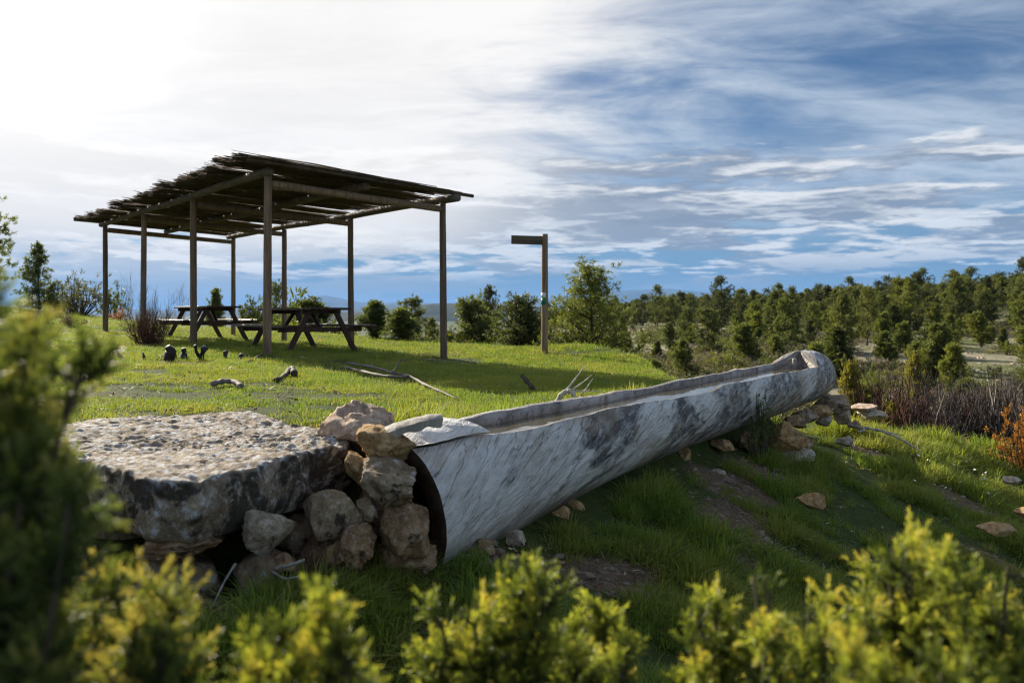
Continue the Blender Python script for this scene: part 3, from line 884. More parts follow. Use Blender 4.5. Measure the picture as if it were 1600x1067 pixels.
def build_slab():
    out = np.array([(-0.99, 2.50), (-0.90, 2.66), (-0.83, 2.83), (-0.74, 3.06), (-0.665, 3.22), (-0.68, 3.36), (-0.84, 3.56), (-1.04, 3.80), (-1.25, 4.00), (-1.62, 4.08), (-2.02, 3.95), (-2.22, 3.60), (-2.10, 3.25), (-1.80, 3.02), (-1.52, 2.84), (-1.30, 2.66), (-1.16, 2.53)])
    c = np.array((-1.30, 3.32))
    ang = np.arctan2(out[:, 1] - c[1], out[:, 0] - c[0]); rad = np.hypot(out[:, 0] - c[0], out[:, 1] - c[1])
    o = np.argsort(ang); ang = ang[o]; rad = rad[o]
    nth = 420
    th = np.linspace(-math.pi, math.pi, nth, endpoint=False)
    R = np.interp(th, np.concatenate([ang - 2 * math.pi, ang, ang + 2 * math.pi]), np.tile(rad, 3))
    R = R + 0.02 * fbm(np.stack([np.cos(th) * 4, np.sin(th) * 4, th * 0], 1), 4, 3)
    prof = []                                   # (radius factor, inset, height)
    for s in np.linspace(0, 1, 80)[1:]:
        prof.append((s * 0.97, 0.0, 0.0))
    for s in np.linspace(0, 1, 10)[1:]:
        a = s * math.pi / 2
        prof.append((0.97 + 0.03 * math.sin(a), 0, -0.035 * (1 - math.cos(a))))
    for s in np.linspace(0, 1, 34)[1:]:
        prof.append((1.0 - 0.05 * s ** 2, 0, -0.035 - 0.165 * s))
    for s in np.linspace(0, 1, 16)[1:]:
        prof.append((0.95 * (1 - s * 0.97), 0, -0.20 - 0.01 * s))
    V = []
    for f, _, h in prof:
        V.append(np.stack([c[0] + R * f * np.cos(th), c[1] + R * f * np.sin(th), np.full(nth, 0.092 + h)], 1))
    n = len(prof)
    V = np.concatenate(V)
    # pitted, knobbly skin
    pits = fbm(V * np.array((13, 13, 13)), 4, 21)
    fine = fbm(V * 30, 3, 22)
    big = fbm(V * 2.2, 3, 23)
    lvl = np.repeat(np.arange(n), nth)
    top = lvl < 86
    d = np.where(top, 1.0, 0.55)
    V[:, 2] += d * (0.024 * big - 0.034 * np.abs(pits) * np.clip(0.6 + 1.6 * fbm(V * 3.1, 2, 29), 0.1, 1.5) + 0.012 * fine + 0.010) + 0.02 * (V[:, 1] - 3.2) * 0.3
    rad_dir = np.stack([np.tile(np.cos(th), n), np.tile(np.sin(th), n)], 1)
    side = np.where(lvl > 78, 1.0, 0.0)
    V[:, :2] += rad_dir * (side * (0.035 * big + 0.022 * pits + 0.008 * fine))[:, None]
    V = np.vstack([[(c[0], c[1], V[:nth, 2].mean())], V])
    i = 1 + np.arange(n - 1)[:, None] * nth; j = np.arange(nth)[None, :]; k = (j + 1) % nth
    Q = np.stack([i + j, i + nth + j, i + nth + k, i + k], -1).reshape(-1, 4)
    T = [(0, 1 + q, 1 + (q + 1) % nth) for q in range(nth)]
    L = 1 + (n - 1) * nth
    cc = np.array((c[0], c[1], 0))
    me = mkmesh('stone_slab', V - cc, Q, T, True, None, [M['rock_slab']])
    link('stone_slab', me, None, 'big flat lichen-covered stone slab lying on smaller stones', 'stone slab', loc=tuple(cc))


build_slab()
PI = math.pi
rock('pinkish cracked stone peak standing highest between slab and trough', (490, 626, 612, 706), 3.38, 'rock_pink', 11, depth=.34, amp=.13, cuts=12)
rock('rounded ochre stone leaning on the near end of the trough', (553, 664, 650, 726), 3.10, 'rock_ochre', 12, depth=.22, tilt=(0, .12), boxy=.25, amp=.10, strata=.035)
rock('small brown stone wedged against the end of the slab', (540, 700, 582, 758), 3.05, 'rock_ochre', 13, depth=.16, tilt=(0, -.25))
rock('pale knobbly lichened stone in front of the dark log end', (556, 714, 652, 790), 2.96, 'rock_grey', 14, depth=.22, boxy=.35, amp=.16, cuts=6)
rock('large angular grey stone under the right end of the slab', (468, 762, 568, 838), 2.90, 'rock_grey', 15, depth=.24, tilt=(0, -.12), cuts=14, amp=.06)
rock('small squarish grey stone beside the large angular one', (556, 776, 592, 820), 2.93, 'rock_grey', 16, depth=.10, cuts=10)
rock('cream and dark blocky stone under the middle of the slab', (381, 794, 459, 868), 2.72, 'rock_white', 77, depth=.2, tilt=(0, .1), cuts=16, amp=.10, boxy=.2)
rock('squat brown stone with a white spot below the log end', (594, 784, 672, 858), 2.93, 'rock_brown', 18, depth=.2, cuts=10, boxy=.6, bury=.15)
rock('crumbly pitted stone at the foot of the stone pile', (522, 818, 586, 882), 2.82, 'rock_brown', 19, depth=.16, amp=.22, cuts=4, bury=.1)
rock('long flat ochre stone lying under the slab in the dark', (222, 822, 358, 872), 2.66, 'rock_brown', 20, depth=.26, strata=.04, boxy=.7)
rock('little reddish stone half sunk in grass below the slab', (412, 864, 468, 904), 2.68, 'rock_brown', 22, depth=.12, sub=4)
rock('dark grey stone deep under the left part of the slab', (150, 800, 240, 880), 2.95, 'rock_grey', 23, depth=.3, sub=4)
rock('dark stone packed behind the blocky cream stone', (440, 800, 500, 870), 3.0, 'rock_grey', 24, depth=.25, sub=4)
rock('earthy stone packed behind the pile by the log', (560, 740, 640, 830), 3.2, 'rock_brown', 25, depth=.2, sub=4)
rock('half buried stone at the bottom of the pile under the cream block', (360, 858, 470, 940), 2.74, 'rock_grey', 26, depth=.25, sub=4)
rock('half buried stone at the bottom of the pile under the angular one', (468, 832, 566, 910), 2.9, 'rock_brown', 27, depth=.25, sub=4)
rock('half buried stone at the bottom of the pile under the log end', (590, 848, 686, 910), 2.98, 'rock_brown', 28, depth=.2, sub=4)
rock('half buried stone in the dark below the long flat one', (226, 864, 352, 950), 2.72, 'rock_grey', 29, depth=.3, sub=4)
# slice of log wood lying on top of the stones
def log_slice():
    n1, n2 = 26, 14; top = []; bot = []
    for k, a_ in enumerate(np.linspace(-1, 1, n1)):
        for b_ in np.linspace(-1, 1, n2):
            wd = 0.065 * (1 - 0.35 * a_ ** 2) + 0.006 * math.sin(a_ * 7)
            x = 0.125 * a_; y = wd * b_; z = 0.020 * (1 - b_ ** 2) + 0.030 * a_ - 0.012 * a_ * a_
            top.append((x, y, z)); bot.append((x * .97, y * .93, z - 0.030 - .006 * math.sin(a_ * 9)))
    V = np.vstack([top, bot]); n = len(top); V += 0.004 * np.stack([fbm(V * 40, 3, 1), fbm(V * 40, 3, 2), fbm(V * 40, 3, 3)], 1)
    i = np.arange(n1 - 1)[:, None] * n2; j = np.arange(n2 - 1)[None, :]
    Qa = np.stack([i + j, i + n2 + j, i + n2 + j + 1, i + j + 1], -1).reshape(-1, 4)
    bd = [q for q in range(n2)] + [k * n2 + n2 - 1 for k in range(1, n1)] + [(n1 - 1) * n2 + q for q in range(n2 - 2, -1, -1)] + [k * n2 for k in range(n1 - 2, 0, -1)]
    Qc = [(bd[k], bd[k] + n, bd[(k + 1) % len(bd)] + n, bd[(k + 1) % len(bd)]) for k in range(len(bd))]
    p = W(640, 662, 3.12)
    me = mkmesh('bark_slice', V, np.vstack([Qa, (Qa + n)[:, ::-1], Qc]), None, True, {'tint': np.full(len(V), .5)}, [M['deadwood']])
    o = link('bark_slice', me, None, 'flat grey slab of bark wood lying on the stone pile', 'wood slab', loc=tuple(p), rot=(-0.10, 0.0, 0.25))
    es = o.modifiers.new('edges', 'EDGE_SPLIT'); es.split_angle = math.radians(45)


log_slice()
# stones under the far half of the trough
rock('tall layered ochre block propping up the trough', (1198, 654, 1258, 716), 6.75, 'rock_ochre', 31, depth=.32, strata=.05, boxy=.75)
rock('flat white stone in grass at the foot of the ochre block', (1210, 700, 1274, 728), 6.65, 'rock_white', 32, depth=.25, boxy=.7)
rock('small tan stone beside the ochre block', (1244, 684, 1272, 706), 6.85, 'rock_brown', 33, depth=.14, sub=4)
rock('topmost long flat stone directly under the far end of the trough', (1270, 618, 1330, 646), 8.35, 'rock_grey', 34, depth=.36, strata=.05, boxy=.8)
rock('blocky tan stone second in the row under the trough', (1256, 632, 1302, 654), 8.05, 'rock_ochre', 35, depth=.28, boxy=.7)
rock('grey rounded stone third in the row under the trough', (1238, 638, 1280, 664), 7.75, 'rock_grey', 36, depth=.26)
rock('pale brown stone fourth in the row under the trough', (1222, 646, 1262, 668), 7.45, 'rock_brown', 37, depth=.26)
rock('reddish stone at the foot of the far end row', (1302, 640, 1330, 664), 8.3, 'rock_pink', 38, depth=.2, sub=4)
rock('small pale stone tucked below the row of stones', (1276, 650, 1300, 666), 8.0, 'rock_white', 39, depth=.16, sub=4)
rock('tiny brown stone by the dead root near the far end', (1326, 656, 1344, 670), 8.2, 'rock_brown', 40, depth=.12, sub=4)
rock('flat pinkish stone in grass beyond the far end of the trough', (1328, 632, 1370, 646), 8.9, 'rock_pink', 41, depth=.3, sub=4)
rock('flat grey-white stone in grass, farthest beyond the trough', (1346, 640, 1382, 656), 8.8, 'rock_white', 42, depth=.3, sub=4)
rock('upright tan stone under the belly of the trough', (1058, 698, 1080, 732), 5.65, 'rock_ochre', 43, depth=.14, sub=4)
rock('jagged white root-like stone on bare earth', (1064, 730, 1098, 778), 5.45, 'rock_white', 44, depth=.12, amp=.3, sub=4)
rock('small white stone on bare earth right of the jagged one', (1103, 732, 1134, 750), 5.65, 'rock_white', 45, depth=.12, sub=4)
rock('small ochre stone tucked under the trough above bare earth', (1110, 686, 1146, 704), 6.15, 'rock_ochre', 46, depth=.14, sub=4)
rock('dark stone in shadow under the trough', (1150, 672, 1186, 706), 6.5, 'rock_brown', 47, depth=.24, sub=4)
rock('ochre stone lying alone in the dark grass slope', (1248, 768, 1292, 792), 5.2, 'rock_ochre', 48, depth=.14, sub=4, bury=.2)
rock('little ochre stone under the near half of the trough', (862, 790, 892, 812), 3.75, 'rock_ochre', 49, depth=.08, sub=4)
rock('second little tan stone under the near half of the trough', (888, 780, 914, 796), 3.95, 'rock_ochre', 50, depth=.08, sub=4)
rock('small stone in grass under the near end of the trough', (790, 828, 822, 852), 3.42, 'rock_white', 51, depth=.08, sub=4)
rock('brown stone in earth below the near end of the trough', (742, 842, 774, 874), 3.22, 'rock_brown', 52, depth=.08, sub=4)
rock('flat tan stone in grass near the edge of the slope', (1528, 816, 1580, 832), 5.75, 'rock_ochre', 53, depth=.18, sub=4, bury=.2)
rock('ochre stone at the right edge of the picture', (1586, 792, 1616, 814), 5.95, 'rock_ochre', 54, depth=.16, sub=4)
rock('flat grey stone among daisies on the right slope', (1568, 744, 1592, 756), 6.9, 'rock_white', 55, depth=.16, sub=4)
rock('mossy white stone in grass below the far stones', (1306, 680, 1332, 698), 7.0, 'rock_white', 56, depth=.14, sub=4)

# ------------------------------------------------------------------ pergola shelter
def PG(a, b, z=0.0):
    p = D0 + a * E1 + b * E2
    return np.array((p[0], p[1], z))


def roofz(a, b):
    return 2.65 + 0.013 * b - 0.040 * a


def build_pergola():
    org = np.array((D0[0], D0[1], 0.0))
    root = empty('pergola_shelter', org, 'open pergola shelter of log posts with brushwood roof over picnic tables', 'pergola')
    sp = 3.37; w = 3.16
    for a in (0.0, w):
        for k in range(4):
            b = k * sp
            base = PG(a, b); z0 = tz(base[0], base[1]) - 0.25; z1 = roofz(a, b) + 0.01
            mb = MB(); n = 22
            rr = random.Random(int(a * 10) + k)
            lean = (rr.uniform(-.02, .02), rr.uniform(-.02, .02))
            P = [(base[0] + lean[0] * s, base[1] + lean[1] * s, z0 + (z1 - z0) * s) for s in np.linspace(0, 1, n)]
            mb.tube(P, np.linspace(0.064, 0.056, n), 14, jitter=0.08, seed=k + int(a))
            link('post', mb.mesh('post', M['post'], off=org), root)
    for a, b0, b1 in ((0.0, -0.12, 10.6), (w / 2, -0.15, 10.7), (w, -0.42, 10.5)):
        mb = MB(); n = 40
        P = [PG(a, b, roofz(a, b) + 0.065 + 0.012 * math.sin(b * 1.1)) for b in np.linspace(b0, b1, n)]
        mb.tube(P, np.linspace(0.066, 0.058, n), 14, jitter=0.06, seed=int(a * 3))
        link('rafter', mb.mesh('rafter', M['beam'], off=org), root)
    for k in range(4):
        b = k * sp + 0.0; mb = MB(); n = 20
        P = [PG(a, b + 0.01, roofz(a, b) - 0.10) for a in np.linspace(0.06, w - 0.06, n)]
        mb.tube(P, np.linspace(0.062, 0.055, n), 14, jitter=0.05, seed=k + 20)
        link('cross_beam', mb.mesh('cross_beam', M['post'], off=org), root)
    # brushwood roof: overlapping bundles of twigs laid across the rafters
    r = np.random.default_rng(5)
    nb = 29
    for q in range(nb):
        bc = -0.17 + q * (11.0 / (nb - 1)); mb = MB()
        lift = r.uniform(0.0, 0.07); aoff = r.normal() * .07; tilt = r.normal() * .012
        for _ in range(210):
            ln = r.uniform(1.0, 2.2); a0 = r.uniform(-0.60, 3.42 - ln * 0.98)
            if r.random() < 0.34: a0 = -0.60 + aoff + r.normal() * 0.06 + .12
            a0 = max(a0, -.52 + aoff + r.normal() * .05)
            bb = bc + r.normal() * 0.092; hz = abs(r.normal()) * 0.028
            if r.random() < 0.5: hz *= 0.4
            sk = r.normal() * 0.03
            n = 4; s = np.linspace(0, 1, n)
            A = a0 + ln * s
            B = bb + sk * (s - .5) + r.normal(size=n) * 0.008
            Z = roofz(A, B) + 0.132 + lift * .7 + tilt * (A - 1.5) + hz + r.normal(size=n) * 0.004 - 0.05 * np.clip(-0.25 - A, 0, 1) ** 1.0
            if a0 < -0.5:      # loose tips curl up and down at the eaves
                Z[0] += r.normal() * 0.022; B[0] += r.normal() * 0.03
            P = D0[None] + A[:, None] * E1 + B[:, None] * E2
            P = np.column_stack([P, Z])
            th = r.uniform(0.006, 0.012)
            mb.tube(P, [th * .55, th, th, th * .6], 3, cap=False)
        link('brush_bundle', mb.mesh('brush_bundle', M['brush'], off=org), root)
    # thicker stick binding the corner, as on the far left eave
    mb = MB()
    P = [PG(a, 10.75, roofz(a, 10.7) + 0.15) for a in np.linspace(-0.58, 3.4, 14)]
    mb.tube(P, np.linspace(.05, .035, 14), 9, jitter=.1)
    link('eave_stick', mb.mesh('eave_stick', M['brush'], off=org), root)
    mb = MB()
    P = [PG(a, -0.31, roofz(a, -.3) + 0.150) for a in np.linspace(-0.42, 3.56, 14)]
    mb.tube(P, np.linspace(.032, .03, 14), 9, jitter=.1)
    link('eave_stick', mb.mesh('eave_stick', M['brush'], off=org), root)


build_pergola()


def rot_to(d):
    """matrix turning local z to d"""
    d = Vector(d).normalized()
    return np.array(d.to_track_quat('Z', 'Y').to_matrix())


def build_table(a, b, label, seed):
    p = PG(a, b); z = tz(p[0], p[1]) + 0.0
    root = empty('picnic_table', (p[0], p[1], z), label, 'picnic table', 'picnic tables under the shelter', rot=(0, 0, math.atan2(E1[1], E1[0])))
    k = [seed]
    def plank(name, c, size, Mx=None, bev=.006):
        k[0] += 1
        V, Q, T = bevelled_plank(c, size, Mx, bev, k[0])
        link(name, mkmesh(name, V, Q, T, False, {'tint': np.full(len(V), .5)}, [M['table']]), root)
    for i in range(5):
        plank('tabletop_plank', ((i - 2) * 0.152, 0.0, 0.745), (0.142, 2.35, 0.042))
    for s in (-1, 1):
        for i in range(2):
            plank('bench_plank', (s * (0.66 + i * 0.145), 0, 0.445), (0.135, 2.35, 0.042))
    for e in (-0.82, 0.82):
        plank('cleat', (0, e + 0.05, 0.690), (0.74, 0.045, 0.068))
        plank('bench_bearer', (0, e + 0.05, 0.383), (1.58, 0.045, 0.082))
        for s in (-1, 1):
            p0 = np.array((s * 0.64, e, -0.03)); p1 = np.array((s * 0.24, e, 0.722))
            L = np.linalg.norm(p1 - p0)
            d = (p1 - p0) / L
            xax = np.cross((0, 1, 0), d); Mx = np.stack([xax, (0, 1, 0), d], 1)
            plank('leg', (p0 + p1) / 2, (0.095, 0.045, L), Mx)
        sgn = -1 if e > 0 else 1
        p0 = np.array((0, e + sgn * 0.06 + .05, 0.40)); p1 = np.array((0, e + sgn * 0.50, 0.715)); L = np.linalg.norm(p1 - p0); d = (p1 - p0) / L
        Mx = np.stack([(1, 0, 0), np.cross(d, (1, 0, 0)), d], 1)
        plank('diagonal_brace', (p0 + p1) / 2, (0.07, 0.045, L), Mx)


build_table(1.58, 2.25, 'dark wooden picnic table nearest the front posts of the shelter', 10)
build_table(1.50, 7.25, 'dark wooden picnic table at the far end of the shelter behind the bush', 60)


def build_sign():
    x, y = 0.63, 15.3; z = tz(x, y)
    root = empty('signpost', (x, y, z), 'wooden trail signpost with one arm and a white and green mark', 'signpost')
    H = 2.30 - z * 0 + (EYE - (366 - 490) / F * y - z) - 2.30
    mb = MB(); n = 24
    mb.tube([(0, 0, -0.2 + (H + 0.2) * s) for s in np.linspace(0, 1, n)], np.linspace(.066, .060, n), 16, jitter=.04)
    post = link('post', mb.mesh('post', M['post']), root)
    V, Q, T = bevelled_plank((-0.345, -0.01, H - 0.115), (0.60, 0.045, 0.165), np.array(Matrix.Rotation(math.radians(0.0), 3, 'Z') @ Matrix.Rotation(math.radians(1.5), 3, 'Y')), .008)
    link('arm_board', mkmesh('arm_board', V, Q, T, False, {'tint': np.full(len(V), .5)}, [M['beam']]), root)
    for nm, c, z0, z1 in (('white_mark', (0.78, 0.78, 0.76), 0.02, 0.115), ('green_mark', (0.02, 0.20, 0.11), -0.11, 0.018)):
        m, t, out = newmat(nm + '_paint')
        P = t.node('ShaderNodeTexCoord').outputs['Object']
        nn = t.noise(P, 40, 5, 0.7)
        principled(t, out, t.mix(t.sstep(nn, .62, .7), c, (0.12, 0.09, 0.07)), 0.6, 0.3)
        a = np.linspace(-PI * 0.98, -PI * 0.42, 14); r = 0.0685
        hh = H * 0.457
        V = [(r * math.cos(q), r * math.sin(q), hh + zv) for zv in (z0, z1) for q in a]
        Q = [(i, i + 1, 15 + i, 14 + i) for i in range(13)]
        me = mkmesh(nm, V, Q, None, True, None, [m])
        o = link(nm, me, post)
        sd = o.modifiers.new('thick', 'SOLIDIFY'); sd.thickness = 0.003; sd.offset = 1


build_sign()

# ------------------------------------------------------------------ foliage builders
def blades(P, Dr, L, Wd, r, tint, bend=0.0):
    """leaf-sized slivers: one quad each, base at P, pointing along Dr"""
    n = len(P)
    up = r.normal(size=(n, 3)); sd = np.cross(Dr, up); sd /= np.linalg.norm(sd, axis=1)[:, None] + 1e-9
    L = np.broadcast_to(L, (n,))[:, None]; Wd = np.broadcast_to(Wd, (n,))[:, None]
    mid = P + Dr * L * 0.45
    V = np.stack([P, mid + sd * Wd * .5, P + Dr * L, mid - sd * Wd * .5], 1).reshape(-1, 3)
    Q = np.arange(4 * n).reshape(-1, 4)
    return V, Q, np.repeat(tint, 4)


def unit(v):
    return v / (np.linalg.norm(v, axis=-1, keepdims=True) + 1e-9)


def tree_meshes(name, h, seed, kind, leaf, mat, dens=1.0):
    """crown and trunk meshes of one conifer, base at the origin"""
    r = np.random.default_rng(seed)
    tr = MB(); n = 12
    bendx, bendy = r.normal(size=2) * 0.04 * h
    lop = r.uniform(.7, 1.2, 3)
    def axis(s):
        return np.array((bendx * math.sin(s * 2.5), bendy * math.sin(s * 2.1), h * s * 0.97))
    ss = np.linspace(0, 1, n)
    tr.tube([axis(s) + np.array((0, 0, -0.15 if s == 0 else 0)) for s in ss], 0.022 * h * (1 - ss * 0.92) + 0.004, 8, jitter=.1)
    Ps, Ds, Ls, Ts = [], [], [], []
    if kind == 'pine':
        nw = int(10 + h * 1.1); s0 = 0.12; wide = 0.34 * h
    elif kind == 'fir':
        nw = 16; s0 = 0.06; wide = 0.38 * h
    elif kind == 'open':
        nw = 22; s0 = 0.07; wide = 0.50 * h
    else:
        nw = 15; s0 = 0.03; wide = 0.36 * h
    for w in range(nw):
        s = s0 + (0.985 - s0) * ((w + r.uniform(-.3, .3)) / (nw - 1)); s = min(max(s, 0.02), 0.985)
        if kind == 'pine':
            prof = (math.sin(min(1, (1.04 - s) / 0.80) * math.pi / 2)) ** 0.8 * (0.55 + 0.45 * smooth(np.array(s), .05, .4)); nb = 6
        elif kind == 'juniper':
            prof = min(1.0, (1.0 - s) * 1.5) ** 0.8 * (0.80 + 0.2 * smooth(np.array(s), .0, .25)); nb = 7
        else:
            prof = (1.0 - s) ** 0.85; nb = 6
        for b in range(nb):
            az = r.uniform(0, 2 * PI)
            if r.random() < 0.14: continue
            ln = wide * prof * r.choice((r.uniform(.35, .75), r.uniform(.7, 1.1), r.uniform(.95, 1.35)), p=(.3, .5, .2)) * lop[int(az / 2.1) % 3] + 0.03 * h
            rise = {'pine': r.uniform(0.05, 0.55), 'juniper': r.uniform(0.45, 1.9), 'fir': r.uniform(-0.1, 0.35), 'open': r.uniform(0.15, 0.85)}[kind]
            if kind == 'pine' and s > .8: rise += .5
            d0 = unit(np.array((math.cos(az), math.sin(az), rise)))
            p0 = axis(s)
            nseg = 5; pts = [p0]
            d = d0.copy()
            for q in range(nseg):
                d = unit(d + r.normal(size=3) * 0.10 + np.array((0, 0, {'pine': .10, 'juniper': .12, 'fir': .02, 'open': .08}[kind])))
                pts.append(pts[-1] + d * ln / nseg)
            pts = np.array(pts)
            tr.tube(pts, np.linspace(0.006 * h * (1 - s * .6), 0.002 * h, nseg + 1), 4, cap=False)
            ncl = max(3, int((4 + 9 * prof) * dens))
            for c in range(ncl):
                f = r.uniform(0.25, 1.0) ** 0.7
                kk = f * nseg; i0 = min(int(kk), nseg - 1)
                pc = pts[i0] + (pts[i0 + 1] - pts[i0]) * (kk - i0)
                dd = unit(pts[i0 + 1] - pts[i0] + r.normal(size=3) * (0.55 if kind != 'juniper' else 0.4) + np.array((0, 0, .25)))
                side = r.normal(size=3) * 0.10 * wide * (1.2 - f * .6)
                nl = int(leaf['n'] * r.uniform(.7, 1.3))
                spread = leaf['spread']
                t_ = r.uniform(0, 1, nl)
                B = pc + side + dd * (t_[:, None] * leaf['len'] * 1.6) + r.normal(size=(nl, 3)) * leaf['len'] * 0.16
                Dn = unit(dd + r.normal(size=(nl, 3)) * spread)
                Ps.append(B); Ds.append(Dn); Ls.append(np.full(nl, leaf['len']) * r.uniform(.6, 1.15, nl))
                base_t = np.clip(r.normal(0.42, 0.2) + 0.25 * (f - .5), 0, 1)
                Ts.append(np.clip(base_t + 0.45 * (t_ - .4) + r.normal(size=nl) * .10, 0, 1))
    P = np.vstack(Ps); Dn = np.vstack(Ds); L = np.concatenate(Ls); tt = np.concatenate(Ts)
    V, Q, A = blades(P, Dn, L, leaf['wid'] * r.uniform(.7, 1.3, len(P)), r, tt)
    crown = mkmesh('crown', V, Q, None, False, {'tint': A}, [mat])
    trunk = tr.mesh('trunk', M['bark'])
    return crown, trunk


def bush_meshes(seed, w, h, nst, leaf, mat, twigmat, up=0.8):
    """low rounded bush: many stems from the base, clumps of leaves along their outer part"""
    r = np.random.default_rng(seed)
    tr = MB(); Ps, Ds, Ls, Ts = [], [], [], []
    for k in range(nst):
        az = r.uniform(0, 2 * PI); sp = r.uniform(0, 1) ** .6
        tip = np.array((math.cos(az) * w / 2 * sp, math.sin(az) * w / 2 * sp, h * (1.0 - 0.55 * sp ** 2) * r.uniform(.75, 1.1)))
        b0 = np.array((tip[0] * .25, tip[1] * .25, -0.03))
        mid = (b0 + tip) / 2 + np.array((tip[0] * .12, tip[1] * .12, -0.02)) + r.normal(size=3) * .03 * w
        pts = np.array([b0, mid, tip])
        tr.tube(pts, [0.012 * h + .003, 0.007 * h + .002, .002], 4, cap=False)
        for c in range(leaf['cl']):
            f = r.uniform(0.3, 1.05)
            pc = (1 - f) ** 2 * b0 + 2 * f * (1 - f) * mid + f * f * tip
            dd = unit(tip - b0 + r.normal(size=3) * .5 * h + np.array((0, 0, up * h * .3)))
            pc = pc + r.normal(size=3) * 0.06 * w
            nl = leaf['n']; t_ = r.uniform(0, 1, nl)
            Ps.append(pc + dd * (t_[:, None] * leaf['len'] * 1.5) + r.normal(size=(nl, 3)) * leaf['len'] * .2)
            Ds.append(unit(dd + r.normal(size=(nl, 3)) * leaf['spread'])); Ls.append(np.full(nl, leaf['len']) * r.uniform(.6, 1.15, nl))
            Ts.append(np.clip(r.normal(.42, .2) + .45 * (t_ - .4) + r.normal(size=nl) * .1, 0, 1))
    P = np.vstack(Ps); P[:, 2] = np.maximum(P[:, 2], 0.0); Dn = np.vstack(Ds)
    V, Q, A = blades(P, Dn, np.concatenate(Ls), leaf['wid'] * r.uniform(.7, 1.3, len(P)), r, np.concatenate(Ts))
    return mkmesh('foliage', V, Q, None, False, {'tint': A}, [mat]), tr.mesh('stems', twigmat)


def twig_bush(seed, w, h, nst, mat, branch=5, spread=1.0, rad=0.006, wig=0.06):
    """leafless bush of bare stems"""
    r = np.random.default_rng(seed); tr = MB()
    for k in range(nst):
        az = r.uniform(0, 2 * PI); sp = r.uniform(0, 1) ** .7 * spread
        hh = h * r.uniform(.55, 1.0) * (1 - .25 * sp)
        tip = np.array((math.cos(az) * w / 2 * sp, math.sin(az) * w / 2 * sp, hh))
        b0 = np.array((tip[0] * .35, tip[1] * .35, -.06))
        s = np.linspace(0, 1, 6)[:, None]
        pts = b0 + (tip - b0) * s + r.normal(size=(6, 3)) * wig * h * np.sin(s * PI) * .6 + np.array((0, 0, 1.0)) * (s - s ** 2) * .1 * h
        tr.tube(pts, np.linspace(rad, rad * .3, 6), 4, cap=False)
        for b in range(branch):
            f = r.uniform(.3, .95); i0 = min(int(f * 5), 4); p = pts[i0] + (pts[i0 + 1] - pts[i0]) * (f * 5 - i0)
            d = unit(pts[i0 + 1] - pts[i0]) + r.normal(size=3) * .45; d = unit(d + np.array((0, 0, .2)))
            L = h * r.uniform(.08, .26)
            q = np.array([p, p + d * L * .5 + r.normal(size=3) * .02 * h, p + d * L])
            tr.tube(q, [rad * .45, rad * .32, rad * .15], 3, cap=False)
    return tr.mesh('stems', mat)


def place(name, meshes, pos, s, label, cat, group=None, rz=0.0, names=('crown', 'trunk'), sxy=1.0):
    root = empty(name, pos, label, cat, group, rot=(0, 0, rz), scl=(s * sxy, s * sxy, s))
    for nm, me in zip(names, meshes):
        if me is not None:
            link(nm, me, root)
    return root


# ------------------------------------------------------------------ trees of the hillside
PINE_LEAF = dict(n=30, len=0.135, wid=0.034, spread=0.85)
JUN_LEAF = dict(n=26, len=0.10, wid=0.026, spread=0.6)
pines = [tree_meshes('pine', h, 100 + i, 'pine', PINE_LEAF, M['pine']) for i, h in enumerate((4.6, 5.2, 4.2, 5.6, 4.0))]
pines += [tree_meshes('pine', h, 120 + i, kd, PINE_LEAF, M[mm], dens=1.15) for i, (h, kd, mm) in enumerate(((4.8, 'open', 'pine'), (4.4, 'fir', 'jun_far'), (3.8, 'juniper', 'pine')))]
juns = [tree_meshes('juniper', h, 140 + i, 'juniper', JUN_LEAF, M['jun_far']) for i, h in enumerate((2.4, 2.0, 2.8, 1.6))]
shrubs = [bush_meshes(170 + i, w, h, 26, dict(cl=5, n=13, len=.12, wid=.038, spread=.6), M['jun_far'], M['bark']) for i, (w, h) in enumerate(((1.6, 1.0), (1.2, 1.1), (2.0, 1.1)))]

hr = np.random.default_rng(31)
taken = []


def free(x, y, d):
    for (a, b, c) in taken:
        if (x - a) ** 2 + (y - b) ** 2 < (d * .5 + c * .5) ** 2 * 0.8:
            return False
    taken.append((x, y, d)); return True


def scatter(n, q0, q1, y0, y1, d, fn, dens=None, tries=60):
    k = 0
    for _ in range(n * tries):
        if k >= n: break
        y = math.sqrt(hr.uniform(y0 * y0, y1 * y1)); q = hr.uniform(q0, q1); x = q * y
        if dens is not None and hr.random() > dens(x, y, q): continue
        if not free(x, y, d): continue
        fn(x, y); k += 1
    return k


def put_pine(x, y):
    s = float(np.clip(np.exp(hr.normal(-.45, .28)), .3, 1.05))
    band = 'at the near edge of the wood' if y < 78 else 'in the middle of the wood' if y < 122 else 'on the skyline ridge'
    side = 'behind the signpost tree' if x / y < .2 else 'above the trough end' if x / y < .45 else 'above the dead thicket'
    size = 'tall' if s > .64 else 'small'
    place('pine_tree', pines[hr.integers(len(pines))], (x, y, tz(x, y) - .05), s, '%s green pine %s, %s' % (size, band, side), 'pine tree', 'pines on the hillside', hr.uniform(0, 6.28), sxy=hr.uniform(.85, 1.25))


def put_jun(x, y):
    s = hr.uniform(.55, 1.15)
    place('juniper_tree', juns[hr.integers(len(juns))], (x, y, tz(x, y) - .05), s, '%s juniper on the open %s hillside, %s' % ('large bushy' if s > .85 else 'small', 'lower' if y < 48 else 'upper', 'behind the shelter' if x / y < .04 else 'behind the signpost tree' if x / y < .2 else 'above the trough end' if x / y < .45 else 'above the dead thicket'), 'juniper tree', 'junipers on the hillside', hr.uniform(0, 6.28), sxy=hr.uniform(.9, 1.5))


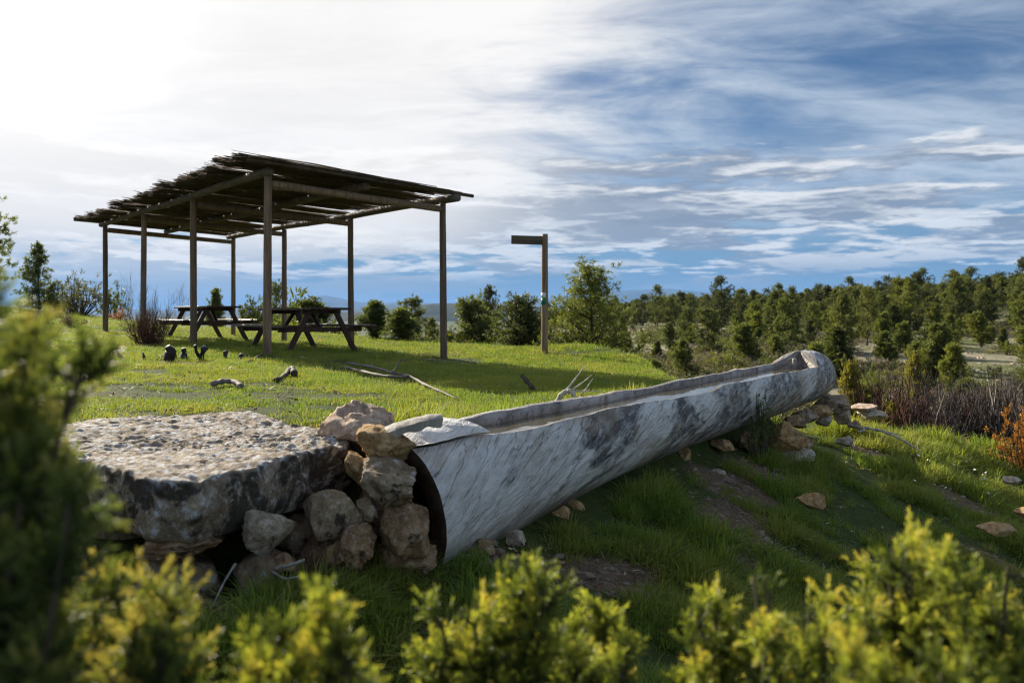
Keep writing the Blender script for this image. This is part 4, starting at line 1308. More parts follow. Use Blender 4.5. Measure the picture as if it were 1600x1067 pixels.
def put_shrub(x, y):
    s = hr.uniform(.5, 1.1)
    place('juniper_shrub', shrubs[hr.integers(len(shrubs))], (x, y, tz(x, y) - .03), s, '%s low green shrub on the %s dry slope, %s' % ('wide' if s > .8 else 'little', 'near' if y < 42 else 'far', 'behind the signpost' if x / y < .15 else 'above the trough' if x / y < .42 else 'above the dead thicket'), 'shrub', 'low shrubs on the slope', hr.uniform(0, 6.28), names=('foliage', 'stems'))


# single trees that stand out
big = tree_meshes('tree', 4.4, 201, 'open', dict(n=22, len=.105, wid=.022, spread=.8), M['jun_far'], dens=1.9)
def at(px, Y):
    x = (px - 800) / F * Y
    return (x, Y, tz(x, Y) - .05)


def keep(px, Y, d=2.0):
    x = (px - 800) / F * Y; taken.append((x, Y, d)); return (x, Y, tz(x, Y) - .05)


p = keep(905, 23.0, 3)
hgt = (EYE + (490 - 418) / F * 23.0) - p[2]
place('juniper_tree', big, p, hgt / 4.4, 'tall feathery olive-green tree just behind the signpost', 'juniper tree', rz=.6, sxy=1.05)
p = keep(828, 25.5, 2.5); mid = tree_meshes('tree', 3.4, 205, 'open', dict(n=18, len=.12, wid=.028, spread=.8), M['jun_far'], dens=1.3)
place('juniper_tree', mid, p, (EYE + (490 - 466) / F * 25.5 - p[2]) / 3.4, 'yellowish bushy tree left of the signpost post', 'juniper tree', rz=2, sxy=1.3)
p = keep(735, 29, 2); dk = tree_meshes('tree', 2.4, 206, 'pine', dict(n=16, len=.12, wid=.034, spread=.7), M['pine'], dens=1.3)
place('pine_tree', dk, p, (EYE + (490 - 478) / F * 29 - p[2]) / 2.4, 'small dark pine right of the front shelter post', 'pine tree', rz=1)
p = keep(766, 62, 2); place('pine_tree', pines[0], p, (EYE + (490 - 452) / F * 62 - p[2]) / 4.6, 'lone slim pine on the skyline left of the signpost', 'pine tree', sxy=.8)
p = keep(640, 52, 2); place('pine_tree', pines[2], p, (EYE + (490 - 468) / F * 52 - p[2]) / 4.2, 'dark round pine above the meadow between the right posts', 'pine tree', sxy=1.1)
jn = [tree_meshes('juniper', 2.0, 210 + i, 'juniper', dict(n=16, len=.085, wid=.022, spread=.55), M['juniper_dark'], dens=1.7) for i in range(2)]
p = keep(590, 22.5, 1.5); place('juniper_tree', jn[0], p, (EYE + (490 - 472) / F * 22.5 - p[2]) / 2.0, 'spiky dark juniper just behind the shelter, taller of the pair', 'juniper tree', sxy=1.7)
p = keep(630, 21.5, 1.5); place('juniper_tree', jn[1], p, (EYE + (490 - 484) / F * 21.5 - p[2]) / 2.0, 'broad dark juniper just behind the shelter, lower of the pair', 'juniper tree', rz=1, sxy=2.2)
p = keep(437, 40, 2); place('pine_tree', pines[1], p, (EYE + (490 - 446) / F * 40 - p[2]) / 5.2, 'round-topped pine seen behind the middle shelter posts', 'pine tree', sxy=.7)
p = keep(393, 30, 1); place('juniper_shrub', shrubs[1], p, (EYE + (490 - 466) / F * 30 - p[2]) / 1.1, 'olive shrub seen between the two picnic tables', 'shrub', names=('foliage', 'stems'), sxy=.8)
p = keep(338, 34, 1); place('juniper_tree', juns[0], p, (EYE + (490 - 455) / F * 34 - p[2]) / 2.4, 'little conifer behind the far picnic table', 'juniper tree', sxy=.7)
p = keep(490, 33, 1); place('juniper_tree', juns[3], p, (EYE + (490 - 478) / F * 33 - p[2]) / 1.6, 'low juniper behind the front picnic table', 'juniper tree', sxy=1.2)
p = keep(455, 31, 1); place('juniper_shrub', shrubs[2], p, (EYE + (490 - 484) / F * 31 - p[2]) / 1.1, 'low broad shrub under the front picnic table top', 'shrub', names=('foliage', 'stems'))
# left edge of the meadow
fir = tree_meshes('tree', 2.4, 220, 'fir', dict(n=20, len=.085, wid=.022, spread=.6), M['juniper_dark'], dens=1.5)
p = keep(62, 29, 2); place('fir_tree', fir, (p[0], p[1], p[2]), (EYE + (490 - 384) / F * 29 - p[2]) / 2.4 * 1.02, 'dark conical fir at the left edge of the meadow', 'fir tree', sxy=.85)
pn = tree_meshes('pine', 5.6, 221, 'pine', dict(n=46, len=.11, wid=.02, spread=.75), M['juniper_dark'], dens=2.0)
p = (-13.15, 19.0, tz(-13.15, 19.0)); place('pine_tree', pn, p, .70, 'dark pine cut off by the left edge of the picture', 'pine tree', rz=2.2, sxy=1.0)
lb = bush_meshes(230, 2.2, 1.5, 46, dict(cl=6, n=14, len=.10, wid=.028, spread=.6), M['scrub'], M['bark'])
p = keep(122, 30, 1); place('hawthorn_bush', lb, p, (EYE + (490 - 430) / F * 30 - p[2]) / 1.5, 'wide brownish bush on the crest right of the fir', 'bush', names=('foliage', 'stems'))
p = keep(98, 31, 1); place('hawthorn_bush', lb, p, .62, 'smaller bush tucked between the fir and the brownish bush', 'bush', names=('foliage', 'stems'), rz=2)
p = keep(180, 31, 1); place('juniper_shrub', shrubs[0], p, (EYE + (490 - 452) / F * 31 - p[2]) / 1.0, 'dark shrub beside the leftmost shelter post', 'shrub', names=('foliage', 'stems'), sxy=.6)
ob = bush_meshes(231, .9, .7, 20, dict(cl=4, n=12, len=.08, wid=.026, spread=.7), M['orange'], M['bark'])
p = keep(187, 28, 1); place('orange_shrub', ob, p, (EYE + (490 - 474) / F * 28 - p[2]) / .7 * .7, 'small orange shrub behind the leftmost shelter post', 'shrub', names=('foliage', 'stems'))
for i, (px, Y, top, wd) in enumerate(((200, 33, 423, .5), (241, 35, 443, .8), (281, 36, 432, .7), (262, 34, 450, .4), (224, 34, 440, .35), (330, 38, 448, .5))):
    p = keep(px, Y, .5); hh = EYE + (490 - top) / F * Y - p[2]
    root = empty('bare_sapling', p, ['bare upright sapling, tallest, right of the leftmost shelter post', 'broad bare sapling between the two leftmost shelter posts', 'slender bare sapling left of the third shelter post', 'thin bare sapling left of the slender one', 'whip-thin bare sapling against the second shelter post', 'bare sapling behind the far picnic table'][i], 'sapling', 'bare saplings beyond the meadow')
    link('trunk', twig_bush(250 + i, wd * 1.7, hh, 9, M['greytwig'], 9, .7, .012, .04), root)
for i, (px, py, Y) in enumerate(((292 / 4.27 * 1 - 2, 492, 21), (112, 497, 20.5), (70, 490, 24))):
    x = (px - 800) / F * Y
    sb = bush_meshes(270 + i, .8, .32, 22, dict(cl=5, n=12, len=.07, wid=.02, spread=.8), M['scrub_dry'], M['bark'])
    place('heath_cushion', sb, (x, Y, tz(x, Y)), .8, ['grey heath cushion on grass nearest the left tree', 'wide grey heath cushion on grass left of the shelter', 'small grey heath cushion up by the crest'][i], 'shrub', 'grey cushions in the meadow', names=('foliage', 'stems'))

# general wood and scrub
dense = lambda x, y, q: (0.35 + 1.0 * float(smooth(fbm2(np.array([x]), np.array([y]), .055, 3, 88)[0], -.22, .18))) * float(smooth(np.array(q), .16, .42) * smooth(np.array(y), 42, 70) + smooth(np.array(y), 85, 110) * smooth(np.array(q), -.02, .06) * .6)
scatter(285, .0, .78, 40, 126, 1.7, put_pine, dense)


def build_forest():
    r = np.random.default_rng(55); N = 2600
    y = np.sqrt(r.uniform(112 ** 2, 235 ** 2, N)); q = r.uniform(-.02, .84, N); x = q * y
    k = r.uniform(size=N) < smooth(q, .0, .22) * smooth(y, 112, 135)
    x, y = x[k], y[k]; z = terrain(x, y); n = len(x); s = r.uniform(.5, .9, n)
    gn_scatter('forest', np.stack([x, y, z - .1], 1), np.stack([np.zeros(n), np.zeros(n), r.uniform(0, 6.28, n)], 1), np.stack([s * r.uniform(.9, 1.3, n), s * r.uniform(.9, 1.3, n), s], 1), r.integers(0, 8, n), [m_[0] for m_ in pines], 'pine wood covering the far ridge on the skyline')


FOREST = build_forest
scatter(80, .02, .85, 27, 75, 2.4, put_jun, lambda x, y, q: .3 + .6 * float(smooth(np.array(q), .1, .4)))
scatter(6, -.11, .04, 40, 80, 3.0, put_jun)
scatter(60, -.10, .70, 20, 70, 1.8, put_shrub, lambda x, y, q: 1.0 if tz(x, y) < -1.0 else 0.0)

# ------------------------------------------------------------------ scattered cover (uncountable): grass, scrub, litter
def gn_scatter(name, P, rot, scl, idx, protos, label, cat=None):
    me = bpy.data.meshes.new(name)
    me.vertices.add(len(P)); me.vertices.foreach_set('co', np.asarray(P, np.float32).ravel())
    a = me.attributes.new('rot', 'FLOAT_VECTOR', 'POINT'); a.data.foreach_set('vector', np.asarray(rot, np.float32).ravel())
    a = me.attributes.new('scl', 'FLOAT_VECTOR', 'POINT'); a.data.foreach_set('vector', np.asarray(scl, np.float32).ravel())
    a = me.attributes.new('idx', 'INT', 'POINT'); a.data.foreach_set('value', np.asarray(idx, np.int32))
    c = bpy.data.collections.new(name + '_kinds')
    for i, m in enumerate(protos):
        o = bpy.data.objects.new('%s_kind_%02d' % (name, i), m); c.objects.link(o)
    g = bpy.data.node_groups.new(name + '_scatter', 'GeometryNodeTree')
    g.interface.new_socket('Geometry', in_out='INPUT', socket_type='NodeSocketGeometry')
    g.interface.new_socket('Geometry', in_out='OUTPUT', socket_type='NodeSocketGeometry')
    gi = g.nodes.new('NodeGroupInput'); go = g.nodes.new('NodeGroupOutput')
    ci = g.nodes.new('GeometryNodeCollectionInfo'); ci.inputs['Collection'].default_value = c
    ci.inputs['Separate Children'].default_value = True; ci.inputs['Reset Children'].default_value = True
    ip = g.nodes.new('GeometryNodeInstanceOnPoints'); ip.inputs['Pick Instance'].default_value = True
    def na(nm, ty):
        n = g.nodes.new('GeometryNodeInputNamedAttribute'); n.data_type = ty; n.inputs['Name'].default_value = nm
        return n.outputs['Attribute']
    mp = g.nodes.new('GeometryNodeMeshToPoints')
    g.links.new(gi.outputs[0], mp.inputs[0]); g.links.new(mp.outputs[0], ip.inputs['Points'])
    g.links.new(ci.outputs[0], ip.inputs['Instance'])
    g.links.new(na('idx', 'INT'), ip.inputs['Instance Index'])
    g.links.new(na('rot', 'FLOAT_VECTOR'), ip.inputs['Rotation'])
    g.links.new(na('scl', 'FLOAT_VECTOR'), ip.inputs['Scale'])
    g.links.new(ip.outputs[0], go.inputs[0])
    o = link(name, me, None, label, cat, kind='stuff')
    md = o.modifiers.new('scatter', 'NODES'); md.node_group = g
    return o


def tuft(seed, n, rad, h0, h1, wid, lean):
    r = np.random.default_rng(seed)
    az = r.uniform(0, 2 * PI, n); rr = rad * np.sqrt(r.uniform(0, 1, n))
    B = np.stack([rr * np.cos(az), rr * np.sin(az), np.full(n, -0.01)], 1)
    ba = az + r.normal(size=n) * 1.0
    ln = np.abs(r.normal(size=n)) * lean
    H = r.uniform(h0, h1, n)
    dirh = np.stack([np.cos(ba), np.sin(ba), np.zeros(n)], 1)
    sd = np.stack([-np.sin(ba + r.normal(size=n) * .8), np.cos(ba), np.zeros(n)], 1); sd = unit(sd)
    V = []
    ws = (1.0, .85, .55, 0.0)
    for k, s in enumerate((0, .4, .75, 1.0)):
        c = B + np.array((0, 0, 1.0)) * (H * s * (1 - .35 * ln * s))[:, None] + dirh * (H * ln * s ** 1.8)[:, None]
        if k < 3:
            V.append(c + sd * wid * ws[k] * .5); V.append(c - sd * wid * ws[k] * .5)
        else:
            V.append(c)
    V = np.stack(V, 1).reshape(-1, 3)           # 7 verts per blade
    b = np.arange(n)[:, None] * 7
    Q = np.concatenate([b + np.array([[0, 2, 3, 1]]), b + np.array([[2, 4, 5, 3]])]); T = b + np.array([[4, 6, 5]])
    tint = np.repeat(np.clip(r.normal(.5, .34, n), 0, 1), 7)
    return mkmesh('tuft', V, Q, T, False, {'tint': tint}, [M['grass']])


def build_grass():
    r = np.random.default_rng(77)
    protos = [tuft(1, 34, .085, .018, .045, .0045, .9), tuft(2, 34, .085, .014, .036, .0045, 1.1), tuft(3, 26, .08, .02, .065, .0042, .8),
              tuft(4, 30, .08, .06, .15, .0068, .9), tuft(5, 32, .065, .09, .20, .0068, 1.0), tuft(6, 26, .09, .05, .12, .0064, 1.2)]
    def rosette(seed):
        r = np.random.default_rng(seed); mb = MB()
        for k in range(9):
            az = k * 0.7 + r.uniform(-.2, .2); L = r.uniform(.05, .09); up = r.uniform(.15, .7)
            d = np.array((math.cos(az), math.sin(az), up)); d /= np.linalg.norm(d); sd = np.array((-math.sin(az), math.cos(az), 0))
            pts = [d * L * q - np.array((0, 0, .03 * q * q)) for q in (0, .35, .7, 1)]; ws = (.004, .012, .013, .002)
            Vv = [p_ + sd * w_ * sg for p_, w_ in zip(pts, ws) for sg in (-1, 1)]
            mb.add(Vv, [(0, 1, 3, 2), (2, 3, 5, 4), (4, 5, 7, 6)], None, r.uniform(.2, .8))
        return mb.mesh('weed', M['grass'], False)
    protos += [rosette(8), rosette(9)]
    N = 330000
    # more tufts near, fewer far: real meadow seen to its crest
    rad = 1.35 * (46 / 1.35) ** r.uniform(0, 1, N) ** 0.80
    q = r.uniform(-0.86, 0.86, N); th = np.arctan(q)
    x = rad * np.sin(th); y = rad * np.cos(th)
    a = (x - D0[0]) * E1[0] + (y - D0[1]) * E1[1]
    u = (x - C0[0]) * TN[0] + (y - C0[1]) * TN[1]; v = (x - C0[0]) * TD[0] + (y - C0[1]) * TD[1]
    e = np.maximum(np.where(y > 10.8, x - 2.9, -1), a - 8.4)
    bare = bare_mask(x, y)
    n1 = fbm2(x, y, 0.9, 4, 41); n2 = fbm2(x, y, 2.6, 3, 42)
    front = u > -0.05
    dens = np.where(front, 0.36 + 1.5 * n2, 0.58 + 1.2 * n1 + .5 * n2)
    dens = dens * (1 - 1.6 * bare) * (e < 0.9 + n1) * (y < 33 + 3 * n1)
    under = (np.abs(u) < 0.27 + 0.09 * np.exp(-np.clip(v, 0, 9) / 1.2)) & (v > -.15) & (v < TL)
    slab = (((x + 1.40) / .86) ** 2 + ((y - 3.22) / .84) ** 2 < 1) | ((v < 0.02) & (v > -1.3) & (u > -.3) & (u < .16 + .1 * n2))
    keepm = (r.uniform(size=N) < dens) & ~under & ~slab
    # outside the meadow on the lower right tongue keep grass, drop it in the gully
    z = terrain(x, y)
    keepm &= z > -2.3
    x, y, z, u, v, rad, n1, n2, front = [k[keepm] for k in (x, y, z, u, v, rad, n1, n2, front)]
    n = len(x)
    # thin the crowd: distance based
    idx = r.integers(0, 3, n)
    longm = front | ((u > -0.55) & (v > -1.5) & (v < 7)) & (r.uniform(size=n) < .30)
    idx = np.where(longm, r.integers(3, 6, n), idx)
    weed = (r.uniform(size=n) < .018) & (rad < 12)
    idx = np.where(weed, r.integers(6, 8, n), idx)
    tuss = np.clip(0.70 + 1.1 * n2, .38, 1.5)
    s = r.uniform(.7, 1.25, n) * np.where(longm, tuss, 1.0) * np.clip(rad / 8.0, 0.85, 2.2)
    sz = s * r.uniform(.75, 1.2, n) * np.where(front, .92, .95) / np.clip(rad / 12.0, 1.0, 1.7)
    # daylight slope: tufts stand up, leaning a bit downhill
    rot = np.stack([r.normal(size=n) * .10, r.normal(size=n) * .10, r.uniform(0, 6.28, n)], 1)
    gn_scatter('grass', np.stack([x, y, z], 1), rot, np.stack([s, s, sz], 1), idx, protos, 'green meadow grass, short above and longer on the bank')
    return n


build_grass()
FOREST()


def build_scrub():
    r = np.random.default_rng(91)
    pr = []
    for i in range(3):
        pr.append(bush_meshes(300 + i, .7, .34, 14, dict(cl=4, n=9, len=.075, wid=.028, spread=.8), M['scrub'], M['bark'])[0])
    for i in range(2):
        pr.append(bush_meshes(310 + i, .7, .26, 14, dict(cl=4, n=9, len=.075, wid=.022, spread=.9), M['scrub_dry'], M['bark'])[0])
    N = 26000
    y = np.sqrt(r.uniform(13 ** 2, 120 ** 2, N)); q = r.uniform(-.26, .85, N); x = q * y
    near = r.uniform(size=N) < .55
    y = np.where(near, r.uniform(12, 60, N), y); x = q * y
    z = terrain(x, y)
    a = (x - D0[0]) * E1[0] + (y - D0[1]) * E1[1]
    e = np.maximum(np.where(y > 11.4, x - 3.0, -1), a - 8.9)
    n = fbm2(x, y, .16, 4, 51)
    k = (e > 0.1) & (r.uniform(size=N) < .05 + .8 * n)
    x, y, z = x[k], y[k], z[k]; m = len(x)
    s = r.uniform(.35, 1.25, m) * (1 + y / 120)
    gn_scatter('scrub', np.stack([x, y, z], 1), np.stack([np.zeros(m), np.zeros(m), r.uniform(0, 6.28, m)], 1), np.stack([s, s, s * r.uniform(.7, 1.2, m)], 1),
               r.integers(0, 5, m), pr, 'low heath scrub covering the dry hillside')
    # pale limestone rubble on the slope and pebbles in the grass
    pr = [rock_mesh('rubble_kind', (1, .8, .5), 330 + i, M[mm], sub=2, cuts=6, amp=.15) for i, mm in enumerate(('rock_white', 'rock_pink', 'rock_brown'))]
    N = 9800
    y = np.concatenate([r.uniform(13, 70, 3800), r.uniform(2.2, 14, 6000)]); q = r.uniform(-.6, .8, N); x = q * y
    ex, ey = [], []
    for sx, sy, rx, ry, an in BARE_SPOTS:
        gx, gy = r.normal(size=420) * rx * .8, r.normal(size=420) * ry * .8
        ex.append(sx + gx * math.cos(an) - gy * math.sin(an)); ey.append(sy + gx * math.sin(an) + gy * math.cos(an))
    x = np.concatenate([x] + ex); y = np.concatenate([y] + ey); N = len(x)
    a = (x - D0[0]) * E1[0] + (y - D0[1]) * E1[1]
    e = np.maximum(np.where(y > 11.4, x - 3.0, -1), a - 8.9)
    far = e > 0.1
    bare = bare_mask(x, y)
    k = (far & (fbm2(x, y, .22, 3, 61) > .02)) | (~far & (r.uniform(size=N) < .05 + 1.6 * bare ** .7))
    x, y, far = x[k], y[k], far[k]; z = terrain(x, y); m = len(x)
    s = np.where(far, r.uniform(.05, .32, m), np.exp(r.normal(-4.25, .6, m)))
    gn_scatter('rubble', np.stack([x, y, z], 1), np.stack([r.normal(size=m) * .2, r.normal(size=m) * .2, r.uniform(0, 6.28, m)], 1), np.stack([s, s, s * .8], 1),
               r.integers(0, 3, m), pr, 'pale pebbles and limestone rubble strewn over ground')


build_scrub()


def build_litter():
    r = np.random.default_rng(123)
    m, t, out = newmat('dry_leaf_litter')
    orr = t.node('ShaderNodeObjectInfo').outputs['Random']
    principled(t, out, t.ramp(orr, [(0, (.10, .06, .035)), (.4, (.26, .15, .085)), (.75, (.40, .32, .20)), (1, (.55, .48, .36))]), .8, .2)
    pr = []
    for i in range(3):                       # curled leaves
        th = np.linspace(0, 2 * PI, 9)[:-1]
        V = np.stack([.5 * np.cos(th), .28 * np.sin(th), .12 * np.cos(th) ** 2 + .10 * r.normal(size=8)], 1)
        V = np.vstack([V, (0, 0, .05)])
        pr.append(mkmesh('litter_kind', V, None, [(8, q, (q + 1) % 8) for q in range(8)], False, None, [m]))
    for i in range(3):                       # straws and broken twigs
        mb = MB(); mb.tube(np.array([(-1.2, 0, 0), (-.4, .08 * i, .1), (.5, -.1, .12), (1.3, .1, .05)]), [.05, .06, .06, .04], 5)
        pr.append(mb.mesh('litter_kind', m))
    N = 5200
    y = np.exp(r.uniform(math.log(2.3), math.log(22), N)); q = r.uniform(-.75, .75, N); x = q * y
    a = (x - D0[0]) * E1[0] + (y - D0[1]) * E1[1]
    e = np.maximum(np.where(y > 10.8, x - 2.9, -1), a - 8.4)
    n1 = fbm2(x, y, 0.9, 4, 41); u = (x - C0[0]) * TN[0] + (y - C0[1]) * TN[1]
    k = (e < 0) & ((n1 < .02) | (bare_mask(x, y) > .3)) & (np.abs(u) > .32) & (((x + 1.4) / .9) ** 2 + ((y - 3.2) / .9) ** 2 > 1)
    x, y = x[k], y[k]; z = terrain(x, y); n = len(x)
    s = r.uniform(.018, .05, n) * np.clip(y / 7, .8, 1.8)
    gn_scatter('litter', np.stack([x, y, z + .012], 1), np.stack([r.normal(size=n) * .3, r.normal(size=n) * .3, r.uniform(0, 6.28, n)], 1), np.stack([s, s, s], 1), r.integers(0, 6, n), pr, 'dry leaves and broken straw scattered in the grass')


build_litter()

# ------------------------------------------------------------------ dead shrubs on the right, small plants
dr = np.random.default_rng(17)
dead = [twig_bush(400 + i, 1.0, 1.5, 80, M[mm], 9, 1.0, .011, .07) for i, mm in enumerate(('redtwig', 'darktwig', 'greytwig', 'darktwig'))]
spec = [(1372, 12.2, 0, 'reddish dead shrub first beyond the far end of the trough'), (1405, 12.0, 0, 'reddish dead shrub left of the yellow tuft'), (1432, 12.6, 1, 'dark dead shrub below the yellow bush'),
        (1462, 12.3, 2, 'pale-stemmed dead shrub with forked white branches'), (1492, 12.8, 0, 'red-brown dead shrub in the middle of the thicket'), (1518, 12.2, 3, 'dark dead shrub right of the middle of the thicket'),
        (1540, 13.2, 2, 'grey upright dead shrub behind the thicket'), (1562, 12.4, 3, 'dense dark dead shrub in the right of the thicket'), (1590, 13.0, 2, 'grey dead shrub at the right end of the thicket'),
        (1615, 12.0, 3, 'dark dead shrub cut by the picture edge'), (1575, 14.2, 1, 'dead shrub standing farthest back at the right'), (1505, 14.4, 2, 'grey dead shrub farthest back in the middle')]
tops = [566, 572, 560, 585, 585, 592, 590, 588, 575, 580, 572, 575]
for (px, Y, kd, lb_), top in zip(spec, tops):
    x = (px - 800) / F * Y; z = tz(x, Y); hh = EYE + (490 - top) / F * Y - z
    root = empty('dead_shrub', (x, Y, z), lb_, 'dead shrub', 'dead shrubs in the thicket', rot=(0, 0, dr.uniform(0, 6.28)), scl=(max(.7, hh / 1.5 * .8),) * 2 + (hh / 1.5,))
    link('stems', dead[kd], root)
for i, (px, Y, top, lb_) in enumerate(((1450, 11.6, 585, 'bleached white dead branch forking at the left of the thicket'), (1476, 11.7, 600, 'bleached white dead branch low in the middle of the thicket'), (1548, 12.0, 578, 'tall bleached bare stem in the right half of the thicket'), (1580, 11.8, 590, 'slender bleached bare stem near the right end of the thicket'))):
    x = (px - 800) / F * Y; z = tz(x, Y); hh = EYE + (490 - top) / F * Y - z
    root = empty('dead_sapling', (x, Y, z), lb_, 'dead sapling', 'bleached saplings in the thicket', rot=(0, 0, dr.uniform(0, 6.28)))
    link('stems', twig_bush(460 + i, .55, hh, 3, M['deadwood'], 9, 1.0, .015, .10), root)
yt = tree_meshes('juniper', 2.2, 422, 'juniper', dict(n=26, len=.06, wid=.016, spread=.6), M['yellowleaf'], dens=1.3)
ot = tree_meshes('juniper', 1.8, 423, 'juniper', dict(n=26, len=.06, wid=.016, spread=.6), M['jun_far'], dens=1.3)
for px, Y, top, lb_, sx, ms_, h0 in ((1322, 12.6, 566, 'yellow-green juniper rising just beyond the far trough end', .55, yt, 2.2), (1424, 13.3, 552, 'yellowing juniper above the dead shrubs', .5, yt, 2.2), (1388, 11.9, 628, 'yellow tuft among the reddish dead shrubs', .6, yt, 2.2), (1345, 13.5, 606, 'low olive juniper beyond the far trough end', 1.1, ot, 1.8), (1505, 15.5, 596, 'olive juniper behind the middle of the dead thicket', 1.0, ot, 1.8)):
    x = (px - 800) / F * Y; z = tz(x, Y); hh = EYE + (490 - top) / F * Y - z
    place('juniper_tree', ms_, (x, Y, z - .05), hh / h0, lb_, 'juniper tree', sxy=sx)
ob2 = bush_meshes(421, .7, .7, 34, dict(cl=6, n=16, len=.04, wid=.012, spread=.7), M['orange'], M['bark'])
x, Y = (1606 - 800) / F * 9.6, 9.6; z = tz(x, Y)
place('orange_shrub', ob2, (x, Y, z), (EYE + (490 - 632) / F * Y - z) / .7, 'bright orange shrub at the right edge on the grass tongue', 'shrub', names=('foliage', 'stems'), sxy=.9)
# twiggy brown bush by the shelter
x, Y = (232 - 800) / F * 13.6, 13.6; z = tz(x, Y)
root = empty('twiggy_bush', (x, Y, z), 'dense brown twiggy bush beside the left shelter posts', 'bush')
link('stems', twig_bush(430, 1.0, .72, 190, M['redtwig'], 5, 1.0, .005, .05), root)
link('tall_whip', twig_bush(431, 1.1, 1.15, 9, M['darktwig'], 6, .8, .006, .05), root)
# small juniper growing against the trough
js = bush_meshes(440, .34, .5, 16, dict(cl=7, n=16, len=.028, wid=.007, spread=.6), M['juniper_dark'], M['bark'])
x, Y = 1190, 6.35
pp = at(1188, 6.35); place('juniper_sprout', js, (pp[0], pp[1], pp[2] + .02), (EYE + (490 - 622) / F * 6.35 - pp[2]) / .5, 'young juniper sprig growing up against the trough side', 'juniper', names=('foliage', 'stems'), sxy=.8)
rb = twig_bush(441, .22, .2, 40, M['redtwig'], 5, 1.0, .002, .08)
pp = W(490, 868, 2.70); root = empty('red_moss_plant', (pp[0], pp[1], tz(pp[0], pp[1]) + .01), 'small reddish twiggy plant below the angular stone', 'plant'); link('stems', rb, root)


# dead branches on the grass
def branch(name, label, paths, mat='deadwood', cat='dead branch'):
    p0 = np.array(paths[0][0][0], float)
    root = None
    mb = MB()
    for pts, r0, r1 in paths:
        pts = np.array(pts, float)
        s = np.linspace(0, len(pts) - 1, (len(pts) - 1) * 5 + 1)
        P = np.stack([np.interp(s, np.arange(len(pts)), pts[:, k]) for k in range(3)], 1)
        for _ in range(3):
            P[1:-1] = (P[:-2] + P[1:-1] * 2 + P[2:]) / 4
        mb.tube(P, np.linspace(r0, r1, len(P)) * (1 + .22 * np.sin(np.arange(len(P)) * 1.9)), 9, jitter=.35, seed=len(mb.V))
    return link(name, mb.mesh(name, M[mat], off=p0), None, label, cat, loc=tuple(p0))


def G(px, py, h=0.02):
    """point on the meadow under a photo pixel (flat-ground survey), raised by h"""
    Y = 6.0
    for _ in range(40):
        x = (px - 800) / F * Y
        Y = 0.6 * Y + 0.4 * max(1.0, (EYE - tz(x, Y)) * F / max(py - 490, 5))
    x = (px - 800) / F * Y
    return (x, Y, tz(x, Y) + h)


def GY(px, py, Y):
    return tuple(W(px, py, Y))


g = G(870, 632); Yb = g[1]
branch('dead_branch', 'arched pale dead branch with forking twigs behind the trough', [
    ([GY(868, 632, Yb), GY(878, 615, Yb), GY(888, 610, Yb), GY(897, 616, Yb - .05), GY(905, 634, Yb - .1)], .022, .014),
    ([GY(884, 612, Yb), GY(900, 590, Yb + .1), GY(916, 570, Yb + .2)], .010, .003),
    ([GY(890, 611, Yb), GY(910, 598, Yb + .1), GY(924, 586, Yb + .2)], .008, .003),
    ([GY(893, 612, Yb), GY(920, 610, Yb + .1), GY(945, 613, Yb + .15)], .008, .003),
    ([GY(903, 626, Yb), GY(915, 608, Yb), GY(926, 592, Yb + .1)], .007, .002)])
g = G(836, 612); Yb = g[1]
branch('dead_branch', 'short dark stick poking out of the grass', [([GY(842, 618, Yb), GY(828, 602, Yb), GY(816, 587, Yb + .1)], .020, .022)], 'darktwig')
branch('dead_branch', 'long forked dead branch lying in the grass before the shelter', [
    ([G(545, 574, .05), G(585, 585, .08), G(612, 592, .06), G(640, 596, .06), G(672, 612, .03)], .018, .010),
    ([G(538, 580, .05), G(575, 590, .05), G(606, 597, .05), G(640, 598, .06)], .014, .012),
    ([G(612, 594, .06), G(625, 586, .16), G(636, 592, .20)], .012, .005),
    ([G(660, 608, .05), G(690, 618, .03), G(715, 628, .02)], .012, .006)], 'greytwig')
branch('dead_branch', 'short curved grey stick lying in the left meadow', [([G(332, 606, .03), G(350, 604, .045), G(366, 604, .04), G(378, 609, .02)], .022, .020)], 'greytwig')
branch('dead_branch', 'thin dark stick lying in front of the shelter post', [([G(388, 568, .02), G(405, 562, .05), G(412, 558, .06)], .016, .010)], 'darktwig')
branch('dead_branch', 'small broken stick with a knot in the grass left of centre', [([G(430, 598, .02), G(446, 594, .04), G(456, 588, .09), G(460, 594, .05)], .018, .03)], 'darktwig')
branch('dead_root', 'white dead root snaking down the bank beyond the trough', [
    ([GY(1326, 664, 7.9), GY(1345, 668, 7.7), GY(1352, 672, 7.6), GY(1340, 675, 7.6)], .018, .010),
    ([GY(1348, 668, 7.7), GY(1375, 672, 7.6), GY(1400, 682, 7.4), GY(1422, 694, 7.2), GY(1440, 706, 7.0)], .014, .006),
    ([GY(1370, 671, 7.6), GY(1392, 676, 7.55), GY(1412, 680, 7.5)], .010, .004)], cat='dead root')
branch('dead_root', 'thin bleached root lying over the stones below the slab', [
    ([GY(430, 888, 2.62), GY(462, 880, 2.58), GY(476, 874, 2.58)], .006, .004),
    ([GY(425, 892, 2.62), GY(446, 905, 2.55), GY(466, 900, 2.55)], .004, .003),
    ([GY(368, 880, 2.55), GY(352, 905, 2.5), GY(340, 930, 2.45), GY(332, 948, 2.42)], .004, .002)], cat='dead root')

